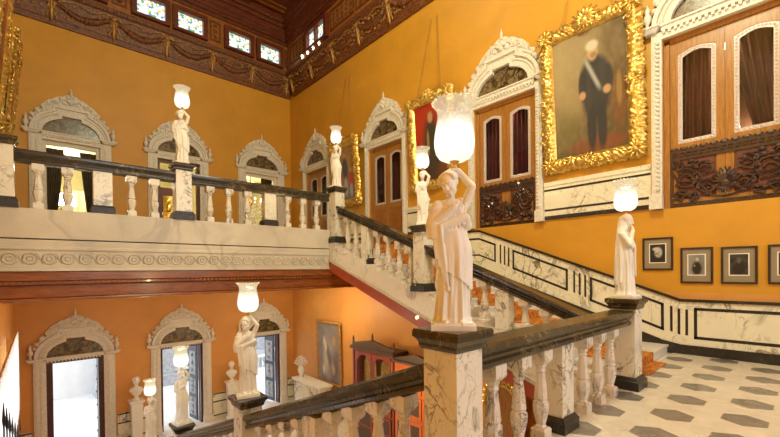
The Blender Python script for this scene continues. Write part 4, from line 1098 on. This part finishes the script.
def photo(seed):
    def fn(u, v):
        n = nz3(u*5, v*5, seed)*.04; b = .035+n if seed != 2 else .30-.1*u+n
        c = b
        if seed == 1: c = mixc((.02,)*3, (.5,)*3, blob(u, v, .55, .55, .24, .27))[0]; c = max(.02, c-.3*blob(u, v, .45, .48, .12, .05)-.28*blob(u, v, .62, .56, .07, .03)-.25*blob(u, v, .58, .40, .1, .03)); c = mixc((c,)*3, (.01,)*3, blob(u, v, .55, .12, .4, .14)*.5)[0]; c = mixc((c,)*3, (.55,)*3, blob(u, v, .4, .74, .22, .09))[0]
        if seed == 2: c = mixc((c,)*3, (.018,)*3, blob(u, v, .52, .32, .30, .36))[0]; c = mixc((c,)*3, (.5,)*3, blob(u, v, .55, .77, .09, .09))[0]; c = mixc((c,)*3, (.4,)*3, blob(u, v, .38, .45, .05, .04))[0]
        if seed >= 3: c = mixc((c,)*3, (.015,)*3, blob(u, v, .5, .30, .34, .34))[0]; c = mixc((c,)*3, (.10,)*3, blob(u, v, .5, .70, .13, .14))[0]
        return (c, c*.95, c*.86)
    return fn
def gilt_frame(w, h, fw, depth=.10, seed=0, corners=True):
    """frame around a w x h opening, back at y=0, front towards -y"""
    g = G()
    prof_n = 12
    def outl(d, s):      # rectangle at offset d, param s around
        pass
    per = [(-1, -1), (1, -1), (1, 1), (-1, 1)]
    for side in range(4):
        a = Vector((per[side][0]*w/2, 0, per[side][1]*h/2+h/2)); b = Vector((per[(side+1) % 4][0]*w/2, 0, per[(side+1) % 4][1]*h/2+h/2))
        A = a+Vector((per[side][0]*fw, 0, per[side][1]*fw)); B = b+Vector((per[(side+1) % 4][0]*fw, 0, per[(side+1) % 4][1]*fw))
        n = max(8, int((b-a).length/.022))
        out_d = Vector((0, 0, -1)) if side == 0 else Vector((1, 0, 0)) if side == 1 else Vector((0, 0, 1)) if side == 2 else Vector((-1, 0, 0))
        grid = []
        for j in range(prof_n+1):
            t = j/prof_n; row = []
            for i in range(n+1):
                s = i/n
                p = (a+(A-a)*t)*(1-s)+(b+(B-b)*t)*s
                z = depth*(.25 if t < .08 else .40+.6*sin(pi*min(1, max(0, (t-.08)/.8)))**.8)
                edge = min(1, 4*s, 4*(1-s))
                nn = noise.noise(p*13+Vector((seed*7, 0, 0))) + .9*noise.noise(p*32+Vector((seed*3, 5, 0)))
                leaf = abs(sin(s*(b-a).length*2*pi/.16+2.5*t*(1 if side % 2 else -1)))
                z += depth*(.35*nn+.30*leaf*(t > .15))*(0 if t < .1 or t > .98 else 1)
                if j == prof_n: z = 0; p = p+out_d*(.03*leaf+.035*nn)
                elif t > .7: p = p+out_d*(.03*leaf+.035*nn)*(t-.7)/.3
                row.append(g.v((p.x, -max(.004, z), p.z)))
            grid.append(row)
        for r0, r1 in zip(grid, grid[1:]):
            for i in range(n): g.f([r0[i], r0[i+1], r1[i+1], r1[i]])
        if corners:
            m_ = int((b-a).length/.085); rs = random.Random(seed*10+side)
            for q in range(m_):
                base = (a+(b-a)*((q+.5)/m_)) - out_d*-1*fw*rs.uniform(.22, .85)
                sp_ = spiral(base.x, base.z, rs.uniform(.045, .085), 0, 1.3, rs.uniform(0, 6), rs.choice((-1, 1)), 11)
                g.tube([(p_[0], -depth*(.85+.25*i_/11), p_[2]) for i_, p_ in enumerate(sp_)], [.017-.0008*i_ for i_ in range(12)], 5)
                if q % 2: g.ball((base.x+rs.uniform(-.05, .05), -depth*1.0, base.z+rs.uniform(-.05, .05)), (.035, .03, .035), 6, 4)
            c = A*.5+a*.5
            for k in range(9):
                an = k*2*pi/9; g.tube([(c.x, -depth*1.0, c.z), (c.x+fw*.5*cos(an), -depth*1.35, c.z+fw*.5*sin(an)), (c.x+fw*.78*cos(an), -depth*.7, c.z+fw*.78*sin(an))], [fw*.10, fw*.13, fw*.04], 5)
            g.ball((c.x, -depth*1.2, c.z), (fw*.2,)*3, 8, 6)
            m = (a+b)/2+out_d*fw*.5
            for k in range(11):
                an = k*2*pi/11; g.tube([(m.x, -depth*1.0, m.z), (m.x+fw*.6*cos(an), -depth*1.3, m.z+fw*.5*sin(an))], [fw*.12, fw*.05], 5)
    if corners:      # top cartouche
        for k in range(9):
            an = pi*k/8; r = fw*(.95+.25*sin(an)); g.tube([(0, -depth, h+fw*.55), (r*.6*cos(an), -depth*1.4, h+fw*.55+r*.6*sin(an)), (r*1.1*cos(an), -depth*.8, h+fw*.55+r*.95*sin(an))], [fw*.14, fw*.16, fw*.05], 5)
        g.ball((0, -depth*1.1, h+fw*.6), (fw*.36, fw*.25, fw*.40), 10, 8)
    g.box(-w/2-fw*.85, w/2+fw*.85, -.012, 0, -fw*.85, 0); g.box(-w/2-fw*.85, w/2+fw*.85, -.012, 0, h, h+fw*.85); g.box(-w/2-fw*.85, -w/2, -.012, 0, 0, h); g.box(w/2, w/2+fw*.85, -.012, 0, 0, h)
    return g.mesh('gilt_frame', 'gold', True)
def painting(loc, rz, w, h, fw, fn, label, lean=0, seed=0, wires=None, corners=True, frame_mat=None, fdep=.10, nu=60, nv=80):
    o = thing('framed_painting', loc, label, 'painting', 0)
    o.rotation_euler = (lean, 0, rz); o.rotation_mode = 'XYZ'
    fm = gilt_frame(w, h, fw, fdep, seed, corners)
    if frame_mat: fm.materials.clear(); fm.materials.append(M[frame_mat])
    obj('gilt_frame', fm, o); c = obj('canvas', canvas(w, h, fn, nu, nv), o, (0, -.018, 0))
    if wires:
        g = G(); dx, dy, dz = wires
        Rm = Matrix.Rotation(-lean, 3, 'X')
        for sx in (-1, 1):
            for e in (0, .035*sx):
                q = Rm @ Vector((sx*dx*.06+e, dy, dz)); g.tube([(sx*w*.36+e, -.03, h+fw*.7), (q.x, q.y, q.z)], .0045, 4)
        g.build('hanging_wire', 'gildwood', o)
    return o
lean = radians(4.5)
painting((XC-.06, 2.90, 2.22), -pi/2, 1.30, 2.26, .25, paint_big, 'largest gilt framed portrait of a standing man with a pale sash', lean, 1, (.8, .12, 4.9), nu=90, nv=140)
painting((XC-.06, 6.88, 2.42), -pi/2, 1.10, 2.0, .23, paint_red, 'gilt framed red-toned portrait behind the foreground lamp', lean, 2, (.5, .1, 4.7))
painting((XC-.06, 10.80, 2.45), -pi/2, 1.05, 1.75, .24, paint_group, 'gilt framed group portrait beside the gallery corner statue', lean, 3, (.5, .1, 4.6))
painting((XD+.02, 12.55, 3.42), pi/2, 1.30, 1.75, .22, paint_group, 'gilt framed painting seen edge-on high on the left wall, farther one', radians(5), 4, None, True, None, .06)
painting((XD+.02, 8.62, 2.75), pi/2, 1.30, 2.6, .25, paint_red, 'gilt framed painting seen edge-on high on the left wall, nearer one', radians(4.5), 5, None, True, None, .06)
painting((XC-.03, 12.08, ZF+1.32), -pi/2, 1.35, 2.12, .11, paint_low, 'grey painting in a thin dark gilt frame in the lower hall beside the red cabinets', radians(1.5), 6, None, False, 'gildwood', .05)
PHT = [(2.065, 1.618, .518, -.045, 1), (1.519, 1.095, .322, -.264, 2), (1.002, .58, .312, -.263, 3), (.473, .03, .319, -.26, 4)]
plab = ['framed black and white face photograph, nearest the veiled statue', 'framed black and white photograph of a figure in dark clothes, second from the veiled statue', 'framed dark photograph, third from the veiled statue', 'framed photograph cut by the right edge of the picture']
for (y0, y1, z1, z0, sd), lb in zip(PHT, plab):
    w = y0-y1; h = z1-z0
    o = thing('framed_photograph', (XC-.002, (y0+y1)/2, z0), lb, 'photograph', -pi/2, 'framed photographs above the dado')
    g = G(); t = .03
    g.box(-w/2, w/2, -.03, 0, 0, t); g.box(-w/2, w/2, -.03, 0, h-t, h); g.box(-w/2, -w/2+t, -.03, 0, t, h-t); g.box(w/2-t, w/2, -.03, 0, t, h-t); g.build('frame', 'pframe', o, bevel=.005)
    g = G(); g.box(-w/2+t, w/2-t, -.012, -.002, t, h-t); g.build('mount', 'mat', o)
    pw, ph = w*.50, h*.55
    g = G(); g.box(-pw/2-.014, pw/2+.014, -.0135, -.012, h*.24-.014, h*.24+ph+.014); g.build('white_border', 'porcelain', o)
    obj('print', canvas(pw, ph, photo(sd), 30, 36), o, (0, -.0145, h*.24))
# ------------------------------------------------------------------ lower hall furniture
def arch_door(g, x0, x1, z0, z1, y0, y1):
    c = (x0+x1)/2; r = (x1-x0)/2; g.prism([(x0, z0), (x1, z0)]+[(c+r*cos(pi*k/10), z1-r+r*sin(pi*k/10)) for k in range(11)], y0, y1)
cab = thing('display_cabinet', (XC-.03, 8.97, ZF), 'tall dark red cabinet with carved pediment and arched glazed doors in the lower hall', 'cabinet', -pi/2)
W = .95; Hc = 2.96
g = G(); g.box(-W, W, -.55, 0, 0, .12); g.box(-W, W, -.55, 0, Hc-.06, Hc); g.box(-W, -W+.06, -.55, 0, .12, Hc-.06); g.box(W-.06, W, -.55, 0, .12, Hc-.06); g.box(-W+.06, W-.06, -.04, 0, .12, Hc-.06); g.box(-W+.06, W-.06, -.55, -.04, 1.15, 1.20)
g.build('body', 'lacquer', cab)
g = G(); g.box(-W-.06, W+.06, -.62, 0, Hc, Hc+.06); g.prism([(-W, Hc+.06), (W, Hc+.06), (W, Hc+.18), (0, Hc+.34), (-W, Hc+.18)], -.56, -.46); g.box(-W-.04, W+.04, -.60, 0, Hc+.06, Hc+.10)
for sx in (-W, 0, W):
    z = Hc+.18 if sx else Hc+.34; g.tube([(sx, -.51, z-.02), (sx, -.51, z+.08), (sx, -.51, z+.12), (sx, -.51, z+.22)], [.04, .03, .04, .008], 6)
g.build('pediment', 'carvepanel', cab)
for k in range(2):
    x0 = -W+.16+k*.83; x1 = x0+.80
    g = G(); ac = [((x0+x1)/2+(x1-x0-.14)/2*cos(pi-pi*k_/8), Hc-.14-(x1-x0-.14)/2+(x1-x0-.14)/2*sin(pi*k_/8)) for k_ in range(9)]; g.strip([(x0, 1.22), (x0, Hc-.5)]+[(x0+(x1-x0)*k_/8, Hc-.06) for k_ in range(9)]+[(x1, Hc-.5), (x1, 1.22)], [(x0+.07, 1.22), (x0+.07, Hc-.48)]+ac+[(x1-.07, Hc-.48), (x1-.07, 1.22)], -.57, -.54); g.box(x0+.07, x1-.07, -.57, -.54, 1.22, 1.32)
    g.box(x0+.07, x1-.07, -.565, -.545, 1.85, 1.90)
    d = g.build('door', 'lacquer', cab)
    g = G(); arch_door(g, x0+.07, x1-.07, 1.32, Hc-.18, -.553, -.548); g.build('glass', 'glass', d)
    g = G(); arch_door(g, x0+.10, x1-.10, 1.34, Hc-.2, -.30, -.28); g.build('gilt_back', 'gold', d)
    g = G(); g.box(x0, x1, -.57, -.54, .14, 1.13); d = g.build('door', 'lacquer', cab)
    g = G(); g.box(x0+.09, x1-.09, -.58, -.57, .22, .60); g.box(x0+.09, x1-.09, -.58, -.57, .68, 1.06); g.build('carved_panel', 'carvepanel', d)
cb2 = thing('cabinet', (XC-.03, 7.10, ZF), 'red cabinet coloured brighter as if lamplit, with dark square panels in the lower hall, behind the foreground pillar', 'cabinet', -pi/2)
g = G(); W2 = .80; H2 = 2.86; g.box(-W2, W2, -.60, 0, 0, H2); g.build('body', 'lacquer_lit', cb2)
g = G(); g.box(-W2, W2+.05, -.66, 0, H2, H2+.06); g.prism([(-W2, H2+.06), (W2, H2+.06), (W2, H2+.12), (0, H2+.30), (-W2, H2+.12)], -.6, -.5); g.build('pediment', 'carvepanel', cb2)
for k in range(3):
    for q in range(4):
        x0 = -W2+.04+k*.51; z0 = .12+q*.67
        g = G(); g.box(x0, x0+.47, -.63, -.60, z0, z0+.58); d = g.build('door', 'lacquer_lit', cb2)
        g = G(); g.box(x0+.09, x0+.38, -.64, -.63, z0+.09, z0+.49); g.build('carved_panel', 'carvepanel', d)
# white console with flower vase in the corner
o = thing('console_table', (7.45, 12.6, ZF), 'white marble topped console table under the grey painting', 'table', -pi/2)
g = G(); g.box(-1.0, 1.0, -.28, .28, 1.26, 1.34); g.build('top', 'statue', o, bevel=.01)
g = G(); g.box(-.9, .9, -.2, .26, .1, 1.26); g.box(-.95, .95, -.24, .28, 0, .1); g.build('body', 'dado', o)
def vase(x, y, z, label, s=1):
    o = thing('flower_vase', (x, y, z), label, 'vase')
    g = G(); g.lathe([(.07*s, 0), (.08*s, .02*s), (.04*s, .06*s), (.09*s, .16*s), (.11*s, .24*s), (.07*s, .32*s), (.08*s, .35*s)], n=16); g.build('vase', 'porcelain', o, True)
    g = G()
    for k in range(34):
        a = k*2.4; r = .20*s*sqrt((k+.5)/34); zz = .40*s+.22*s*cos(r/(.20*s)*1.4)+random.uniform(-.03, .03)
        g.tube([(0, 0, .3*s), (r*.6*cos(a), r*.6*sin(a), zz*.8), (r*cos(a), r*sin(a), zz)], .004, 4)
        for q in range(5): g.ball((r*cos(a)+.025*cos(q*1.26), r*sin(a)+.025*sin(q*1.26), zz+.01), (.022, .022, .014), 5, 4)
    g.build('flowers', 'porcelain', o)
vase(7.42, 13.3, ZF+1.34, 'white vase of white flowers on the console near the lower corner', 1.25)
# gilded carved throne under the stair
o = thing('carved_armchair', (7.25, 4.62, ZF), 'large gilded carved chair under the rising flight, seen between landing balusters', 'chair', -pi/2)
g = G(); g.box(-.42, .42, -.40, .36, .52, .64); g.build('seat', 'curtain', o, bevel=.03)
for sx in (-.36, .36):
    for sy in (-.34, .30):
        g = G(); g.lathe([(.05, 0), (.06, .06), (.035, .10), (.05, .35), (.055, .52)], (sx, sy, 0), 10); g.build('leg', 'gold', o, True)
    g = G(); g.tube([(sx, -.36, .64), (sx*1.05, -.38, .95), (sx*1.05, -.1, 1.02), (sx, .30, 1.0)], .05, 8); g.ball((sx*1.05, -.40, .98), .08, 8, 6); g.build('armrest', 'gold', o, True)
g = G(); g.prism([(-.33, .95), (.33, .95)]+[(.33*cos(pi*k/12), 2.35+.45*sin(pi*k/12)) for k in range(13)], .28, .33); g.build('back_panel', 'teak', o)
g = G(); g.strip([(-.46, .64), (-.46, 2.35)]+[(-.46*cos(pi*k/12), 2.38+.60*sin(pi*k/12)) for k in range(13)]+[(.46, .64)], [(-.33, .64), (-.33, 2.35)]+[(-.33*cos(pi*k/12), 2.35+.45*sin(pi*k/12)) for k in range(13)]+[(.33, .64)], .24, .36)
for k in range(15):
    a = pi*k/14; g.ball((.46*cos(a), .25, 2.40+.62*sin(a)), .085, 6, 5)
    g.tube(spiral(.42*cos(a), 2.36+.54*sin(a), .07, .22, 1.3, a), .018, 4)
for sx in (-.40, .40):
    for k in range(9): g.tube(spiral(sx, .85+k*.17, .06, .22, 1.3, k), .018, 4)
g.build('carved_back', 'gold', o, True)
# iron spear railing by the left window
o = thing('iron_railing', (-.24, 0, 0), 'dark iron railing of spear-topped bars before the bright left window', 'railing')
g = G(); g.tube([(0, 4.7, nd(4.7)+.25), (0, 8.3, nd(8.3)+.25)], .012, 6); g.tube([(0, 4.7, nd(4.7)+.9), (0, 8.3, nd(8.3)+.9)], .012, 6); g.build('rail', 'iron', o)
for y in (4.75, 5.15, 5.6, 6.1, 6.7, 7.4, 8.2):
    z1 = -1.15-.363*(y-4.85)+(.16 if y > 8 else 0); z0 = ZL-R2*(int((y-YD)/T2)+1)
    g = G(); g.tube([(0, y, z0), (0, y, z1-.22), (0, y, z1-.15), (0, y, z1)], [.007, .007, .014, .003], 6); g.build('bar', 'iron', o)
o = thing('window_%d' % (wn+1), (XD, 8.15, -2.75), 'bright window with white sheer curtain low on the left wall', 'window', kind='structure')
g = G()
for y in (-2.85, -.98, .90, 2.77): g.box(-.22, -.12, y, y+.08, 0, 1.5)
for z in (0, 1.42): g.box(-.22, -.12, -2.77, 2.77, z, z+.08)
g.build('window_frame', 'ext', o)
g = G(); g.box(-.18, -.17, -2.8, 2.8, .05, 1.45); g.build('pane', 'glass', o)
g = G(); g.surf(lambda u, v: (.16+.022*sin(u*110), -2.9+5.9*u, -.05+1.62*v), 220, 2); g.build('sheer_curtain', 'sheer', o, True)
g = G(); g.tube([(.16, -3.0, 1.59), (.16, 3.1, 1.59)], .014, 6); g.build('curtain_rod', 'brass', o)
# ------------------------------------------------------------------ outside
g = G(); g.box(-8, 16, YB+.3, 32, ZF-.3, ZF-.05); tag(g.build('ground', 'ext'), 'pale sunlit paving outside the lower doorways', 'ground', kind='structure')
o = thing('terrace_pavilion', (0, 21.5, ZF-.05), 'pale stone pavilion with grey pillars outside the lower doorways', 'building')
g = G(); g.box(-6, 14, .6, 1.0, 0, 3.4); g.build('wall', 'ext', o)
for x in (2.2, 4.55, 6.3, 8.4, 10.8):
    g = G(); g.sq([(.45, 0), (.45, .5), (.34, .55), (.34, 3.4), (.5, 3.5), (.5, 3.8)], (x, 0, 0)); g.build('pillar', 'extgrey', o)
for x in (3.3, 5.5, 7.4, 9.6):
    g = G(); g.box(x-.7, x+.7, .55, .62, .9, 2.6); g.build('window', 'extgrey', o)
    g = G()
    for k in range(6): g.lathe([(.05, 0), (.08, .15), (.03, .4), (.05, .6)], (x-.7+k*.28, -.1, 0), 8)
    g.box(x-.85, x+.85, -.2, 0, .6, .72); g.build('parapet', 'ext', o)
o = thing('garden_bench', (6.1, 17.6, ZF-.05), 'grey garden bench outside the middle lower doorway', 'bench')
g = G(); g.box(-.9, .9, -.25, .25, .42, .48); g.build('seat', 'extgrey', o)
g = G()
for k in range(9): g.box(-.88+k*.21, -.82+k*.21, .2, .25, .48, .95)
g.box(-.9, .9, .2, .25, .95, 1.0); g.build('backrest', 'iron', o)
for sx in (-.8, .8):
    g = G(); g.box(sx-.04, sx+.04, -.22, .22, 0, .42); g.build('leg', 'iron', o)
o = thing('garden_urn', (9.0, 18.6, ZF-.05), 'white garden urn on a block outside the corner lower doorway', 'urn')
g = G(); g.sq([(.35, 0), (.35, .7), (.4, .75), (.4, .8)]); g.lathe([(.2, .8), (.1, .9), (.3, 1.2), (.38, 1.5), (.3, 1.55)], n=14); g.build('urn', 'extgrey', o)
# ------------------------------------------------------------------ light
def light(kind, loc, energy, col, size=.3, rot=None, sx=None, sy=None):
    l = bpy.data.lights.new('light', kind); l.energy = energy; l.color = col
    if kind == 'AREA':
        l.shape = 'RECTANGLE'; l.size = sx; l.size_y = sy
    else: l.shadow_soft_size = size
    q = bpy.data.objects.new('light', l); COL.objects.link(q); q.location = loc
    if rot: q.rotation_euler = rot
    return q
WARM = (.97, 1, .68)
light('POINT', (3.0, 1.2, 7.2), 1350, WARM, .6)  # unseen main fill light added near the ceiling, no fixture
light('POINT', (4.2, 7.2, 9.0), 170, WARM, .6)  # weaker fill point added high towards the gallery, also without a fixture
for x in (2.1, 5.3):
    q = light('AREA', (x, YR-.02, 2.25), 1, (1, 1, 1), rot=(pi/2, 0, 0), sx=2.2, sy=4.5); q.data.cycles.is_portal = True  # portals for sky light through the openings added in wall_front
for x, y in ((1.2, 10.5), (4.2, 10.5), (6.5, 12.5)): light('AREA', (x, y, -.43), 18, WARM, rot=(0, 0, 0), sx=.8, sy=.8)  # hidden area lights added under the gallery to brighten the lower hall
light('POINT', (5.9, 7.0, -2.8), 75, (1, .82, .50), .2)
light('POINT', (6.6, 10.6, -1.3), 75, (1, .84, .52), .2)
light('POINT', (DB[0], YB+2.4, 3.6), 150, (1, .9, .7), .2); light('POINT', (DB[1]+.6, YB+.8, 3.5), 30, WARM, .2); light('POINT', (DB[2], YB+1.9, 3.6), 110, (1, .9, .7), .2)
for i in (0, 1): light('POINT', (XC+.27, DC[i], 3.55), 5, WARM, .06)  # small points added behind the door glass to brighten the curtains
light('POINT', (XC+1.1, DC[0]-.35, 2.4), 18, WARM, .08)  # extra point added to brighten the recess behind the tied-back curtain
w = bpy.data.worlds.new('World'); S.world = w; w.use_nodes = True
bg = w.node_tree.nodes['Background']; bg.inputs[0].default_value = (.90, .95, 1.0, 1); bg.inputs[1].default_value = 4.0
# ------------------------------------------------------------------ camera
cam = bpy.data.cameras.new('Camera'); co = bpy.data.objects.new('Camera', cam); COL.objects.link(co); S.camera = co
yaw, pitch, roll, f, sy = .737702786, -.00927519, -.01099035, 387.0245, 55.55099
fw = Vector((sin(yaw)*cos(pitch), cos(yaw)*cos(pitch), sin(pitch))); r0 = Vector((cos(yaw), -sin(yaw), 0)); u0 = r0.cross(fw)
rr = cos(roll)*r0+sin(roll)*u0; uu = -sin(roll)*r0+cos(roll)*u0
co.matrix_world = Matrix(((rr.x, uu.x, -fw.x, 0), (rr.y, uu.y, -fw.y, 0), (rr.z, uu.z, -fw.z, 0), (0, 0, 0, 1)))
cam.sensor_fit = 'HORIZONTAL'; cam.sensor_width = 36; cam.lens = f/780*36; cam.shift_y = sy/780; cam.clip_start = .05; cam.clip_end = 200
vs = S.view_settings; vs.view_transform = 'Standard'; vs.look = 'None'; vs.gamma = 1; vs.exposure = .07; vs.use_curve_mapping = False
S.cycles.sample_clamp_indirect = 6; S.cycles.caustics_reflective = False; S.cycles.caustics_refractive = False
